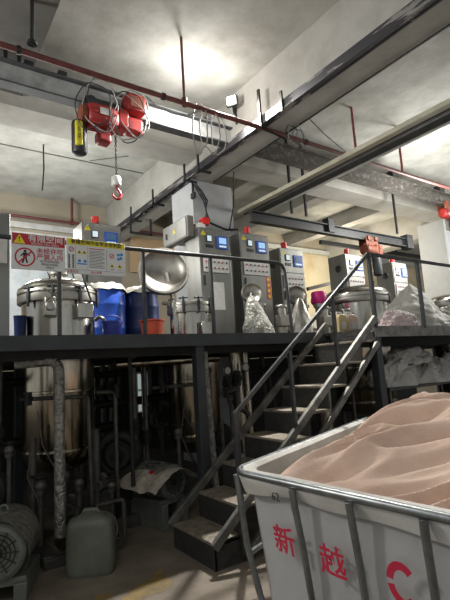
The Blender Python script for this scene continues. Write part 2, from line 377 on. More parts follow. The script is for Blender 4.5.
t = ibeam(4.9, 9.6, 6.0, 4.09, .2, .13, 'far dark crane rail carrying the orange hoist', ('dark', 'dark'))
for x in (5.9, 9.2): build('hanger_bracket', MB().bb(x-.02, x+.02, 5.98, 6.02, 4.39, ZC), 'dark', t, smooth=False)
for x in (6.28,): build('hanger_bracket', MB().bb(x-.02, x+.02, 5.98, 6.02, 4.39, ZC), 'dark', t, smooth=False)
build('end_stop', MB().bb(9.42, 9.65, 5.9, 6.1, 4.05, 4.38), 'dark', t, bev=.01)
build('end_stop', MB().bb(6.8, 6.98, 5.92, 6.08, 4.12, 4.42), 'dark', t, bev=.01)

t = thing('crane_rail', 'distant dark girder near the back wall behind the right cabinets', 'crane rail', (13, 8.9, 4.6))
build('beam_run', MB().bar((9.2, 9.0, 3.62), (10.9, 9.0, 4.0), .08, .1).bb(9.9, 17, 8.95, 9.05, 5.0, 5.12), 'dark', t, smooth=False)
for x in (13.6, 15.1): build('hanger_rod', MB().cyl((x, 9, 5.0), (x, 9, ZC), .035, 8), 'dark', t)
build('hanging_motor', MB().cyl((15.3, 8.9, 4.95), (15.35, 8.9, 4.2), .16, 16), 'dark_grey', t)
b = MB()
for k in range(16):
    x = 2.4+.055*k+(.12 if k > 8 else 0); y = 7.6+.03*math.sin(k*2.1); b.bar((x, y, ZC-.004), (x+.05*math.cos(k*1.7), y+.09*math.sin(k*2.3+1), ZC-.004), .014, .004)
tag(build('ceiling_marking', b, 'black', origin=(2.8, 7.6, ZC), smooth=False), 'scribbled black handwriting on the slab below the red hoist', 'marking', kind='structure')
# ---------------------------------------------------------------- hoists
def ring_cable(c, ru, rv, u, v, k=28, wob=.12, seed=0, turns=1, r=.006):
    c = Vector(c); u = Vector(u); v = Vector(v); pts = []
    for i in range(k*turns):
        a = 2*PI*i/k; q = 1 + wob*noise.noise(Vector((math.cos(a)+seed, math.sin(a), i*.05)))
        pts.append(c + u*ru*q*math.cos(a) + v*rv*q*math.sin(a))
    return MB().tube(pts, r, 6, closed=(turns == 1))
def cyl_round(mb, p0, p1, r, n=24, e=.25, mi=0):
    p0 = Vector(p0); p1 = Vector(p1); d = p1-p0; L = d.length
    prof = [(0, 0), (r*.6, .0), (r*.9, L*.04), (r, L*.1), (r, L*.9), (r*.9, L*.96), (r*.6, L), (0, L)]
    return mb.lathe(prof, p0, d.normalized(), n, mi)
EYE = Vector((0, 0, 1.6))
def enlarge(h, k):
    h.location = EYE + (h.location - EYE) * k; h.scale = (k, k, k)
Y = 4.85
h = thing('electric_hoist', 'bright red electric chain hoist tangled in grey cables on the left crane rail', 'hoist', (1.9, Y, 4.1))
build('trolley', MB().bb(1.56, 2.2, Y-.11, Y-.085, 4.58, 4.76).bb(1.56, 2.2, Y+.085, Y+.11, 4.58, 4.76).cyl((1.64, Y-.14, 4.71), (1.64, Y-.08, 4.71), .055).cyl((2.1, Y-.14, 4.71), (2.1, Y-.08, 4.71), .055).cyl((1.87, Y-.15, 4.6), (1.87, Y+.12, 4.6), .03), 'dark_grey', h, bev=.006)
b = MB(); cyl_round(b, (1.56, Y-.1, 4.5), (1.93, Y-.08, 4.53), .155, 28)
for i in range(8): 
    a = PI*i/4; b.bar((1.62, Y-.1+math.cos(a)*.155, 4.505+math.sin(a)*.155), (1.88, Y-.085+math.cos(a)*.155, 4.525+math.sin(a)*.155), .012, .02)
build('motor_housing', b, 'hoist_red', h)
b = MB(); cyl_round(b, (1.5, Y-.1, 4.5), (1.57, Y-.1, 4.5), .12, 24); build('end_cover', b, 'hoist_orange', h)
build('gearbox', MB().bb(1.92, 2.07, Y-.2, Y+.02, 4.42, 4.68), 'hoist_red', h, bev=.03)
build('control_box', MB().bb(2.03, 2.27, Y-.24, Y-.02, 4.66, 4.88), 'hoist_red', h, bev=.02)
build('travel_motor', MB().bb(2.02, 2.25, Y-.2, Y-.04, 4.4, 4.6), 'hoist_red', h, bev=.04)
build('rating_plate', MB().box((1.76, Y-.258, 4.53), (.14, .006, .08)), 'paper', h)
build('control_box_lid', MB().bb(2.06, 2.24, Y-.252, Y-.235, 4.7, 4.84), 'hoist_orange', h, bev=.006)
build('chain_guide', MB().bb(1.7, 1.86, Y-.16, Y+.0, 4.22, 4.36).cyl((1.78, Y-.08, 4.35), (1.78, Y-.08, 4.5), .04), 'hoist_red', h, bev=.03)
b = MB()
zz = 4.45; i = 0
while zz > 3.86:
    ax = (.011, 0, 0) if i % 2 else (0, .011, 0)
    pts = [Vector((1.94, Y-.06, zz)) + Vector(ax)*math.cos(a)*1.0 + Vector((0, 0, .02))*math.sin(a) for a in [2*PI*j/10 for j in range(10)]]
    b.tube(pts, .0045, 5, closed=True); zz -= .029; i += 1
build('load_chain', b, 'dark_grey', h)
b = MB(); cyl_round(b, (1.935, Y-.06, 3.87), (1.935, Y-.06, 3.75), .055, 20); build('hook_block', b, 'white', h)
build('hook', MB().tube([(1.935, Y-.06, 3.77), (1.935, Y-.06, 3.72), (1.97, Y-.06, 3.69), (1.985, Y-.06, 3.65), (1.965, Y-.06, 3.605), (1.925, Y-.06, 3.595), (1.89, Y-.06, 3.62), (1.885, Y-.06, 3.66)], [.02, .02, .02, .022, .022, .018, .013, .007], 10), 'hoist_red', h)
b = MB(); cyl_round(b, (1.5, Y-.1, 4.42), (1.5, Y-.1, 4.02), .085, 24); bag = build('chain_bucket', b, 'black', h); bag['label'] = 'black chain bucket'
b = MB().box((1.475, Y-.165, 4.24), (.085, .05, .3)); o = build('warning_strip', b, 'yellow', h, bev=.02); o['label'] = 'yellow strip with small black writing'
text('lettering', 'KG 500', 'sign_black', (1.475, Y-.192, 4.24), (0, 0, 1), (-1, 0, 0), .04, h)
u = Vector((.9, -.3, 0)); v = Vector((0, 0, 1))
for n_, (c, a, bb_, sd) in enumerate([((1.72, Y-.22, 4.62), .17, .33, 1), ((1.68, Y-.25, 4.58), .22, .28, 2), ((2.05, Y-.27, 4.55), .2, .32, 3), ((2.1, Y-.24, 4.62), .17, .3, 4), ((1.6, Y-.24, 4.56), .2, .27, 5), ((2.0, Y-.28, 4.5), .26, .26, 9)]):
    build('control_cable', ring_cable(c, a, bb_, u, v, seed=sd, wob=.3, r=.007), 'cable' if n_ % 2 else 'dark_grey', h)
enlarge(h, 1.13)

def small_hoist(x, y, z, label, body, bag_m):
    h = thing('electric_hoist', label, 'hoist', (x, y, z-.5))
    build('trolley', MB().bb(x-.2, x+.2, y-.1, y-.08, z-.12, z+.06).bb(x-.2, x+.2, y+.08, y+.1, z-.12, z+.06).cyl((x-.12, y-.13, z+.03), (x-.12, y-.07, z+.03), .05).cyl((x+.12, y-.13, z+.03), (x+.12, y-.07, z+.03), .05), 'hoist_orange', h, bev=.005)
    b = MB(); cyl_round(b, (x-.26, y-.05, z-.22), (x+.16, y-.05, z-.22), .12, 20); build('motor_housing', b, body, h)
    build('gearbox', MB().bb(x+.05, x+.27, y-.16, y+.06, z-.34, z-.1), body, h, bev=.03)
    b = MB(); cyl_round(b, (x+.08, y-.1, z-.3), (x+.08, y-.1, z-.78), .1, 20); build('chain_bucket', b, bag_m, h)
    build('control_cable', ring_cable((x-.05, y-.17, z-.2), .2, .2, (1, 0, 0), (0, 0, 1), seed=x, wob=.3), 'dark_grey', h)
    return h
small_hoist(8.1, 6.0, 4.09, 'rusty orange hoist with dark chain bucket on the far crane rail', 'hoist_orange', 'dark_grey')
small_hoist(10.35, 5.42, 5.04, 'red hoist at the right edge on the old flaking crane rail', 'hoist_red', 'dark_grey')

# ---------------------------------------------------------------- ceiling pipes, trays, lamps
p = thing('sprinkler_pipe', 'long dark red sprinkler pipe crossing under the ceiling beams', 'pipe', (3, 4.6, 4.95))
build('pipe_run', MB().tube([(-3, 4.6, 4.95), (12, 4.6, 4.95)], .032, 12), 'red_pipe', p)
for x in (2.8,): build('hanger_rod', MB().cyl((x, 4.6, 4.95), (x, 4.6, ZC), .018, 8).cyl((x, 4.6, 4.91), (x, 4.6, 5.02), .035, 12), 'red_pipe', p)
for x in (6.15, 7.45): o = build('hanger_rod', MB().cyl((x, 4.6, 4.98), (x, 4.6, ZC), .022, 8), 'pink_rod', p); o['label'] = 'faded pink hanger rod'
for x in (.84, 2.5, 4.95): build('pipe_clamp', MB().cyl((x-.02, 4.6, 4.95), (x+.02, 4.6, 4.95), .045, 12), 'dark', p)
p = thing('sprinkler_pipe', 'thin dark red pipe along the back wall', 'pipe', (3, 10.7, 5.3))
build('pipe_run', MB().tube([(1.6, 10.7, 5.26), (9, 10.7, 5.26)], .035, 10), 'red_pipe', p)
build('riser', MB().cyl((3.17, 10.7, 5.2), (3.17, 10.7, ZC), .03, 10).cyl((3.12, 10.7, 5.26), (3.22, 10.7, 5.26), .055, 10), 'red_pipe', p)
for i, (x, lb) in enumerate(((.95, 'dark ceiling rod hanging beside the left edge of the whitewashed slab'),)):
    tag(build('ceiling_rod', MB().cyl((x, 4.5, 4.98), (x, 4.5, 5.5), .022, 8).cyl((x, 4.5, 4.99), (x, 4.5, 5.02), .05, 10), 'dark', origin=(x, 4.5, 5.0)), lb, 'rod')
tag(build('ceiling_wire', MB().tube([(1.95, 8.3, ZC), (1.955, 8.3, 5.4), (1.93, 8.3, 4.98)], .014, 6), 'dark', origin=(1.95, 8.3, ZC)), 'thin dark wire hanging from the slab above the red sign', 'wire')
tag(build('ceiling_rod', MB().tube([(9.35, 3.5, ZC), (9.35, 3.5, 5.0)], .02, 8), 'dark', origin=(9.35, 3.5, ZC)), 'dark rod hanging from the slab at the top right corner', 'rod')

t = thing('cable_tray', 'dark peeling steel cable tray fixed along the edge of the long ceiling beam', 'cable tray', (4.08, 6, 4.95))
build('side_rail', MB().bb(4.03, 4.045, -4, 10.9, 4.97, 5.10), 'tray', t, smooth=False)
build('side_rail', MB().bb(4.122, 4.136, -4, 10.9, 4.965, 5.06), 'tray', t, smooth=False)
build('tray_bottom', MB().bb(4.04, 4.125, -4, 6.6, 4.97, 4.98), 'tray', t, smooth=False)
for k in range(14):
    y = 6.75 + k*.3; build('rung', MB().bb(4.04, 4.122, y, y+.035, 4.965, 4.985), 'dark', t, smooth=False)
for y in (6.15, 6.62, 7.9, 9.0): build('bracket', MB().bb(3.93, 4.2, y-.025, y+.025, 4.9, 4.935).bb(3.94, 3.965, y-.02, y+.02, 4.9, 5.22), 'dark', t, smooth=False)
build('bracket', MB().bb(3.93, 4.45, 9.0, 9.04, 4.62, 4.66).bb(4.41, 4.45, 9.0, 9.04, 4.62, 5.0).bb(3.93, 3.96, 9.0, 9.04, 4.62, 4.93), 'dark', t, smooth=False)
build('bracket', MB().bb(4.11, 4.14, 6.63, 6.66, 4.7, 4.95).bb(4.105, 4.145, 6.58, 6.7, 4.62, 4.72), 'dark', t, smooth=False)
build('edge_strip', MB().bb(4.545, 4.565, -4, 6.6, 4.985, 5.01), 'dark', t, smooth=False)
for (y, zt) in ((4.55, 5.5), (4.1, 5.22)): build('upright', MB().bb(4.0, 4.03, y-.02, y+.02, 4.93, zt), 'under_dark', t, smooth=False)
build('cross_arm', MB().bar((4.0, 4.55, 4.93), (4.5, 4.55, 4.85), .02, .02), 'under_dark', t, smooth=False)
co = thing('cable_coil', 'loose loops of thin black cable hanging under the long ceiling beam', 'cable', (4.4, 4.35, 4.6))
for i, (a, b_, s_) in enumerate(((.09, .12, 1), (.12, .15, 2), (.08, .1, 3))): build('loop', ring_cable((4.4+i*.03, 4.35-i*.04, 4.83-.03*i), a, b_, (.8, -.5, 0), (0, 0, 1), seed=s_, wob=.35, r=.006), 'cable' if i == 1 else 'black', co)
co = thing('cable_coil', 'pale loops of cable hanging beside the floodlight', 'cable', (3.3, 4.9, 4.8))
for i, (x, a, b_) in enumerate(((3.02, .1, .34), (3.18, .13, .3), (3.32, .1, .28))): build('loop', ring_cable((x, 4.62, 4.68), a, b_, (.9, -.4, 0), (0, 0, 1), seed=5+i, wob=.3, r=.009), 'cable', co)
pts = [(2.25, 4.6, 4.88), (2.4, 4.58, 4.78), (2.6, 4.57, 4.74), (2.8, 4.57, 4.76), (2.95, 4.58, 4.86), (3.1, 4.6, 4.95)]
tag(build('power_cable', MB().tube(pts, .011, 6), 'cable', origin=(2.6, 4.6, 4.8)), 'pale cable sagging from the red hoist towards the floodlight', 'cable')
f = thing('floodlight', 'glowing white floodlight fixed to the side of the long ceiling beam', 'lamp', tuple(LAMP))
M['glow'] = mat('floodlight_glass', '#ffffff', None, .3, emit='#fffdf4', es=60)
d = Vector((-.8, -.5, -.15)).normalized(); a_, b_, _ = basis(d); Rm = Matrix((a_, b_, d)).transposed()
build('lamp_glass', MB().box(LAMP + d*.04, (.13, .11, .012), rot=Rm), 'glow', f, smooth=False)
build('lamp_housing', MB().box(LAMP - d*.0, (.18, .15, .06), rot=Rm), 'dark_grey', f, smooth=False)
build('bracket', MB().bar(LAMP, (4.14, 5.3, 5.55), .03, .02).bar((4.13, 5.25, 5.7), (4.13, 5.25, 5.35), .03, .02), 'dark', f, smooth=False)

t = thing('lighting_trunking', 'long cream and dark lighting trunking hanging below the ceiling', 'light fitting', (5.3, 4, 4.5))
build('channel', MB().bb(5.13, 5.24, -3, 6.68, 4.495, 4.56), 'cream', t, smooth=False)
build('reflector', MB().bb(5.24, 5.58, -3, 6.68, 4.52, 4.54).bb(5.27, 5.30, -3, 6.68, 4.49, 4.52), 'batten_dark', t, smooth=False)
build('edge_lip', MB().bb(5.575, 5.60, -3, 6.68, 4.49, 4.55), 'white', t, smooth=False)
build('conduit', MB().bb(5.33, 5.36, -3, 6.68, 4.5, 4.52), 'cable', t, smooth=False)
for y in (1.2, 4.05): build('suspension_wire', MB().tube([(5.3, y, 4.54), (5.1, y+.3, 5.0), (4.95, y+.45, 5.3), (4.56, y+.5, 5.6)], .009, 6), 'cable', t)
tag(build('suspension_wire', MB().tube([(4.62, 6.05, 4.98), (4.8, 6.35, 4.5), (4.9, 6.66, 4.15)], .014, 6), 'dark', origin=(4.62, 6.0, 4.98)), 'straight dark wire slanting from the beam edge to the column', 'wire')
pts = [(4.13, 6.66, 4.93), (4.2, 6.6, 4.75), (4.32, 6.62, 4.6), (4.36, 6.6, 4.4), (4.3, 6.55, 4.2), (4.15, 6.5, 4.1), (3.95, 6.45, 4.02)]
for i in range(3):
    tag(build('power_cable', MB().tube([(x+(.03*i if 0 < j < 6 else 0)-.05*i*(j == 3), y-.02*i, z) for j, (x, y, z) in enumerate(pts)], .014, 6), 'dark_grey', origin=pts[0]), 'grey cable dropping down the column to the cabinets', 'cable', 'cables down the column')
tag(build('power_cable', MB().tube([(4.33, 6.6, 4.22), (4.5, 6.62, 4.18), (4.8, 6.64, 4.12), (5.05, 6.6, 4.14)], .02, 6), 'dark_grey', origin=(4.3, 6.6, 4.2)), 'dark cable running level across the column face', 'cable')

# ---------------------------------------------------------------- control cabinets
def cabinet(x0, w, y, ztop, label, dep=.45, z0=ZD, screen='screen_dim', vent=True, notice=True, red_strip=False, keypad=True, beacon=True):
    x1 = x0 + w; t = thing('control_cabinet', label, 'cabinet', (x0+w/2, y+dep/2, z0))
    build('body', MB().bb(x0, x1, y, y+dep, z0, ztop), 'cab', t, bev=.008)
    cx = x0 + w/2
    build('upper_panel', MB().bb(x0+.012, x1-.012, y-.012, y, ztop-.46, ztop-.02), 'cab', t, bev=.004)
    dr = build('door', MB().bb(x0+.012, x1-.012, y-.012, y, z0+.06, ztop-.75), 'cab', t, bev=.004)
    build('handle', MB().bb(x0+.05, x0+.075, y-.03, y-.012, ztop-.96, ztop-.8), 'black', dr, bev=.004)
    sc = build('display', MB().bb(cx+.03, cx+.25, y-.03, y-.012, ztop-.34, ztop-.12), 'screen_blue', t, bev=.008)
    build('screen', MB().bb(cx+.07, cx+.21, y-.035, y-.03, ztop-.25, ztop-.15), screen, sc)
    build('display_keys', MB().bb(cx+.07, cx+.21, y-.034, y-.03, ztop-.31, ztop-.28), 'meter', sc)
    me = build('meter', MB().bb(cx-.17, cx-.06, y-.025, y-.012, ztop-.24, ztop-.12), 'dark_grey', t, bev=.004)
    build('meter_face', MB().bb(cx-.155, cx-.075, y-.029, y-.025, ztop-.225, ztop-.135), 'meter', me)
    build('indicator_block', MB().bb(cx-.18, cx-.04, y-.022, y-.012, ztop-.33, ztop-.28), 'black', t, bev=.003)
    tr = MB().prism([(x0+.03, y-.014, ztop-.13), (x0+.13, y-.014, ztop-.13), (x0+.08, y-.014, ztop-.045)], (0, .003, 0)); s_ = build('warning_triangle', tr, 'sign_yellow', t, smooth=False)
    text('exclamation_mark', '!', 'sign_black', (x0+.08, y-.0155, ztop-.098), (1, 0, 0), (0, 0, 1), .07, s_, .001)
    if keypad:
        kp = build('switch_panel', MB().bb(x0+.05, x1-.05, y-.02, y-.006, ztop-.74, ztop-.5), 'paper', t, bev=.003)
        for r_ in range(2):
            for k in range(6): build('push_button', MB().cyl((x0+.1+k*(w-.2)/5, y-.035, ztop-.57-.1*r_), (x0+.1+k*(w-.2)/5, y-.02, ztop-.57-.1*r_), .014, 8), 'sign_red' if (k+r_) % 4 == 0 else 'black', kp)
    if beacon: be = build('beacon', MB().cyl((cx-.06, y+.12, ztop), (cx-.06, y+.12, ztop+.14), .055, 16), 'beacon', t)
    if beacon: build('beacon_base', MB().cyl((cx-.06, y+.12, ztop), (cx-.06, y+.12, ztop+.03), .065, 16), 'black', be)
    if vent:
        vz = ztop - .28; n_ = build('vent', MB().lathe([(.0, 0), (.035, .0), (.05, .01), (.065, .012), (.075, .0)], (x0-.002, y+.2, vz), (-1, 0, 0), 24), 'dark_grey', t)
    if notice: build('notice', MB().bb(cx-.13, cx+.13, y-.0135, y-.012, ztop-1.35, ztop-.9), 'paper', t)
    if red_strip:
        b = build('paper_strip', MB().bb(x1-.12, x1-.03, y-.016, y-.012, ztop-1.15, ztop-.75), 'orange', t, smooth=False)
        for k in range(4): build('flower_mark', MB().lathe([(0, 0), (.03, 0)], (x1-.075, y-.0165, ztop-.8-.1*k), (0, -1, 0), 10), 'sign_yellow', b, smooth=False)
    return t
cabinet(3.79, .6, 6.0, 3.86, 'brushed steel control cabinet directly in front of the white column', notice=True, vent=False, screen='screen', beacon=False)
cabinet(4.61, .64, 6.0, 3.87, 'steel control cabinet with an orange paper strip, right of the column', notice=False, red_strip=True, vent=False, screen='screen')
cabinet(5.5, .59, 6.0, 3.69, 'steel control cabinet with a round side vent beside the magenta barrel', notice=False)
cabinet(7.28, .57, 6.0, 3.74, 'steel control cabinet behind the large domed vessel', notice=False, screen='screen')
cabinet(8.86, .52, 6.0, 3.7, 'rightmost steel control cabinet beyond the plastic covered bundle', notice=False, screen='screen')
cabinet(2.1, .62, 6.6, 3.9, 'steel control cabinet showing above the yellow headed sign', notice=False, screen='screen_dim')
jb = thing('switchgear_box', 'deep grey switchgear box mounted on the left side of the column', 'cabinet', (3.7, 6.6, 3.65))
build('housing', MB().bb(3.66, 3.785, 6.12, 6.98, 3.72, 4.08).bb(3.785, 4.12, 6.47, 6.69, 3.72, 4.08), 'cab_side', jb, bev=.01)
build('door', MB().bb(3.648, 3.66, 6.15, 6.95, 3.74, 4.06), 'cab', jb, bev=.005)
build('latch', MB().bb(3.632, 3.648, 6.8, 6.84, 3.84, 3.94), 'black', jb, bev=.004)
build('warning_triangle', MB().prism([(3.648, 6.6, 3.88), (3.648, 6.5, 3.88), (3.648, 6.55, 3.96)], (-.003, 0, 0)), 'sign_yellow', jb, smooth=False)
build('cable_entry', MB().bb(3.8, 3.95, 6.44, 6.5, 3.96, 4.07), 'black', jb, bev=.01)
t = thing('signal_lamp', 'square red signal box standing on top of the cabinet before the column', 'signal lamp', (3.93, 6.1, 3.86))
build('base', MB().bb(3.83, 3.95, 6.03, 6.15, 3.86, 3.95), 'white', t, bev=.005)
build('red_lamp', MB().bb(3.9, 4.03, 6.02, 6.15, 3.93, 4.05), 'beacon', t, bev=.01)
lc = thing('control_cabinet', 'tall grey cabinet cut by the left edge with a white notice', 'cabinet', (.6, 4.6, ZD))
build('body', MB().bb(.1, .725, 4.3, 4.75, ZD, 3.08), 'cab', lc, bev=.008)
build('notice', MB().bb(.4, .70, 4.296, 4.3, 2.62, 2.85), 'paper', lc)

# ---------------------------------------------------------------- vessels
def vessel(cx, cy, r, ztop, zbot, label, dome=.14, under='under_steel', rl=None):
    rl = rl or r
    t = thing('dyeing_vessel', label, 'vessel', (cx, cy, zbot))
    build('shell', MB().lathe([(r*.9, ZD-.05), (r*.9, ZD+.02), (r, ZD+.05), (r, ztop-.06), (r*.99, ztop)], (cx, cy, 0), n=48), 'steel', t)
    o = build('lower_shell', MB().lathe([(0, zbot), (rl*.5, zbot+.02), (rl*.85, zbot+.1), (rl*.97, zbot+.2), (rl*.97, 1.9), (0, 1.9)], (cx, cy, 0), n=48), under, t); o['label'] = 'grimy lower shell below the platform'
    for z in (zbot+.24, 1.45): build('weld_band', MB().lathe([(rl*.97, z-.015), (rl*1.0, z-.01), (rl*1.0, z+.01), (rl*.97, z+.015)], (cx, cy, 0), n=48), under, t)
    build('flange', MB().lathe([(r, ztop-.12), (r*1.11, ztop-.12), (r*1.12, ztop-.11), (r*1.12, ztop-.045), (r*1.07, ztop-.04), (r*1.07, ztop-.025), (r*1.12, ztop-.02), (r*1.12, ztop+.01), (r*1.1, ztop+.02), (r*.98, ztop+.02)], (cx, cy, 0), n=48), 'steel_dull', t)
    for k in range(3):
        a = 2*PI*k/3 + .4; build('leg', MB().cyl((cx+r*.8*math.cos(a), cy+r*.8*math.sin(a), 0), (cx+r*.8*math.cos(a), cy+r*.8*math.sin(a), zbot+.3), .035, 12), 'under', t)
    return t
def clamps(t, cx, cy, r, z, angs):
    for a in angs:
        a = math.radians(a); c = Vector((cx+r*1.13*math.cos(a), cy+r*1.13*math.sin(a), z))
        b = MB().box(c, (.025, .035, .12), a).cyl(c+Vector((0, 0, -.1)), c+Vector((0, 0, .12)), .014, 8).cyl(c+Vector((-.06*math.sin(a), .06*math.cos(a), .1)), c+Vector((.06*math.sin(a), -.06*math.cos(a), .1)), .012, 8)
        build('lid_clamp', b, 'dark_grey', t, bev=.004)
T1 = (1.38, 5.2, .385)
v1 = vessel(*T1, 2.52, .62, 'big closed stainless vessel standing below the red warning sign')
prof = [(T1[2]*1.1, 2.53), (T1[2]*1.1, 2.56)] + [(T1[2]*1.03*math.cos(a), 2.56+.13*math.sin(a)) for a in [PI/2*i/9 for i in range(10)]]
lid = build('domed_lid', MB().lathe(prof, (T1[0], T1[1], 0), n=48), 'steel', v1)
build('lid_boss', MB().cyl((1.38, 5.2, 2.68), (1.38, 5.2, 2.76), .05, 16).cyl((1.38, 5.2, 2.74), (1.38, 5.2, 2.76), .11, 16), 'steel_dull', lid)
build('lid_handle', MB().tube([(1.25, 5.05, 2.68), (1.2, 4.98, 2.74), (1.45, 4.95, 2.76), (1.5, 5.03, 2.69)], .012, 8), 'steel', lid)
clamps(v1, *T1[:2], T1[2], 2.44, (212, 248, 285, 322))
build('drain_arm', MB().tube([(1.72, 5.0, 2.2), (1.76, 4.97, 2.24), (1.8, 4.95, 2.22), (1.82, 4.93, 2.14), (1.82, 4.93, 1.96)], .022, 12).cyl((1.78, 4.92, 2.08), (1.95, 4.88, 2.08), .03, 12), 'steel', v1)
build('side_valve', MB().bb(1.13, 1.24, 4.76, 4.86, 2.22, 2.42).cyl((1.18, 4.74, 2.32), (1.18, 4.9, 2.32), .05, 14), 'steel_dull', v1, bev=.01)
build('inspection_box', MB().bb(1.45, 1.62, 4.74, 4.84, 2.2, 2.36), 'steel', v1, bev=.008)
build('lever', MB().tube([(1.6, 4.75, 2.38), (1.48, 4.72, 2.72)], .01, 6), 'dark_grey', v1)
build('lever', MB().tube([(1.12, 4.76, 2.5), (1.3, 4.73, 2.37)], .008, 6).tube([(1.3, 4.76, 2.5), (1.14, 4.73, 2.37)], .008, 6), 'steel', v1)

def open_lid(t, c, r, direction, m='steel_dull'):
    d = Vector(direction).normalized()
    prof = [(r*.0, -.13*r/.3), (r*.35, -.12*r/.3), (r*.68, -.085*r/.3), (r*.9, -.035*r/.3), (r*.95, 0), (r*1.03, 0), (r*1.05, -.02), (r*1.05, -.06), (r*.95, -.075), (r*.7, -.12*r/.3), (r*.35, -.155*r/.3), (0, -.165*r/.3)]
    return build('open_lid', MB().lathe(prof, c, d, 40), m, t)
T2 = (3.08, 5.2, .27)
v2 = vessel(*T2, 2.44, .55, 'stainless vessel with its round lid swung open, left of the cabinets', rl=.35)
l2 = open_lid(v2, (2.85, 5.45, 2.96), .335, (-.35, -.9, .22))
build('lid_hinge', MB().bar((3.0, 5.5, 2.45), (2.95, 5.55, 2.95), .05, .04).cyl((2.82, 5.47, 2.5), (3.1, 5.5, 2.5), .025, 10), 'steel_dull', v2)
clamps(v2, *T2[:2], T2[2], 2.4, (190, 225, 262, 300, 340))
build('side_valve', MB().cyl((2.68, 4.9, ZD), (2.68, 4.9, 2.35), .022, 12).cyl((2.68, 4.9, 2.1), (2.68, 4.9, 2.2), .045, 14).cyl((2.68, 4.9, 2.42), (2.68, 4.9, 2.35), .035, 12), 'steel', v2)
build('inspection_box', MB().bb(3.02, 3.18, 4.82, 4.92, 2.02, 2.18), 'steel', v2, bev=.008)
T3 = (6.75, 5.4, .53)
v3 = vessel(*T3, 2.7, .62, 'large domed stainless vessel behind the two jerrycans')
prof = [(.59, 2.7), (.59, 2.73)] + [(.57*math.cos(a), 2.73+.2*math.sin(a)) for a in [PI/2*i/9 for i in range(10)]]
lid = build('domed_lid', MB().lathe(prof, (T3[0], T3[1], 0), n=48), 'steel', v3)
build('lid_handle', MB().tube([(6.9, 5.2, 2.88), (6.92, 5.15, 3.0), (7.05, 5.2, 3.0), (7.08, 5.25, 2.85)], .012, 8), 'steel', lid)
clamps(v3, *T3[:2], T3[2], 2.6, (250, 290, 315, 335))
build('side_valve', MB().cyl((7.05, 4.85, 2.35), (7.3, 4.75, 2.35), .05, 14).cyl((7.12, 4.78, 2.15), (7.12, 4.78, 2.5), .035, 12).bb(7.2, 7.33, 4.68, 4.8, 2.25, 2.45), 'steel_dull', v3)
v4 = vessel(9.7, 5.3, .4, 2.7, .62, 'distant stainless vessel at the right edge behind the bundle')
lid = build('domed_lid', MB().lathe([(.44, 2.7)] + [(.42*math.cos(a), 2.72+.15*math.sin(a)) for a in [PI/2*i/9 for i in range(10)]], (9.7, 5.3, 0), n=40), 'steel', v4)
build('lid_handle', MB().tube([(9.55, 5.0, 2.8), (9.5, 4.95, 2.92), (9.62, 4.95, 2.95), (9.68, 5.0, 2.82)], .012, 8), 'steel', lid)
clamps(v4, 9.7, 5.3, .4, 2.62, (215, 250, 285, 320))

def small_vessel(cx, cy, label, lidc, rl=.11, h=.5):
    t = thing('sample_vessel', label, 'vessel', (cx, cy, ZD))
    build('shell', MB().lathe([(.11, ZD), (.11, ZD+h), (.135, ZD+h), (.135, ZD+h+.04), (.1, ZD+h+.05)], (cx, cy, 0), n=28), 'steel', t)
    open_lid(t, lidc, rl, (-.35, -.9, .2))
    build('lid_hinge', MB().bar((cx-.04, cy+.1, ZD+h), (lidc[0], lidc[1]+.03, lidc[2]), .03, .02), 'steel_dull', t)
    fx = cx - .02
    build('filter_head', MB().cyl((cx+.22, cy-.25, ZD), (cx+.22, cy-.25, ZD+.18), .09, 20).bb(cx+.12, cx+.3, cy-.36, cy-.24, ZD+.18, ZD+.34).cyl((cx+.21, cy-.28, ZD+.34), (cx+.21, cy-.28, ZD+.48), .06, 16).cyl((cx+.21, cy-.28, ZD+.45), (cx+.21, cy-.28, ZD+.49), .085, 16), 'steel_dull', t, bev=.008)
    build('outlet_pipe', MB().tube([(cx+.3, cy-.3, ZD+.1), (cx+.36, cy-.3, ZD+.12), (cx+.38, cy-.3, ZD+.3), (cx+.34, cy-.28, ZD+.4)], .02, 8), 'steel', t)
    return t
small_vessel(4.2, 5.15, 'small vessel with open glossy lid in front of the cabinet with the orange strip', (4.17, 5.2, 2.66), .155)
small_vessel(5.08, 5.15, 'small vessel with open glossy lid in front of the round vent cabinet', (5.08, 5.2, 2.66), .155)
small_vessel(5.75, 5.3, 'small vessel with open lid partly behind the stair handrail', (5.72, 5.38, 2.62), .1)

def drape(poly_base, apex_pts, seed):  # crinkled cover hung from a ridge to a wide base
    pass
def cover(c, w, h, d, label, m='foil', seed=0, cat='cover', lean=0.0):
    c = Vector(c)
    def fn(u, v):
        a = 2*PI*u; k = min(1, (1-v)*1.35)**.6 * (1-.25*v)
        q = .14*noise.noise(Vector((math.cos(a)*2.2+seed, math.sin(a)*2.2, v*3))) + .06*noise.noise(Vector((math.cos(a)*7, math.sin(a)*7+seed, v*9)))
        x = math.cos(a)*w/2*(k+.09)*(1+q); y = math.sin(a)*d/2*(k+.09)*(1+q); return c + Vector((x + lean*v, y, v*h))
    o = build('foil_cover', MB().grid(fn, 44, 18), m, origin=c)
    return tag(o, label, cat)
cover((3.98, 4.85, ZD), .46, .6, .3, 'crinkled silver foil cover standing in front of the orange strip cabinet', seed=2, lean=-.12)
cover((4.8, 4.9, ZD), .4, .62, .3, 'smooth grey cover standing in front of the round vent cabinet', 'steel_dull', seed=5, lean=0.02)

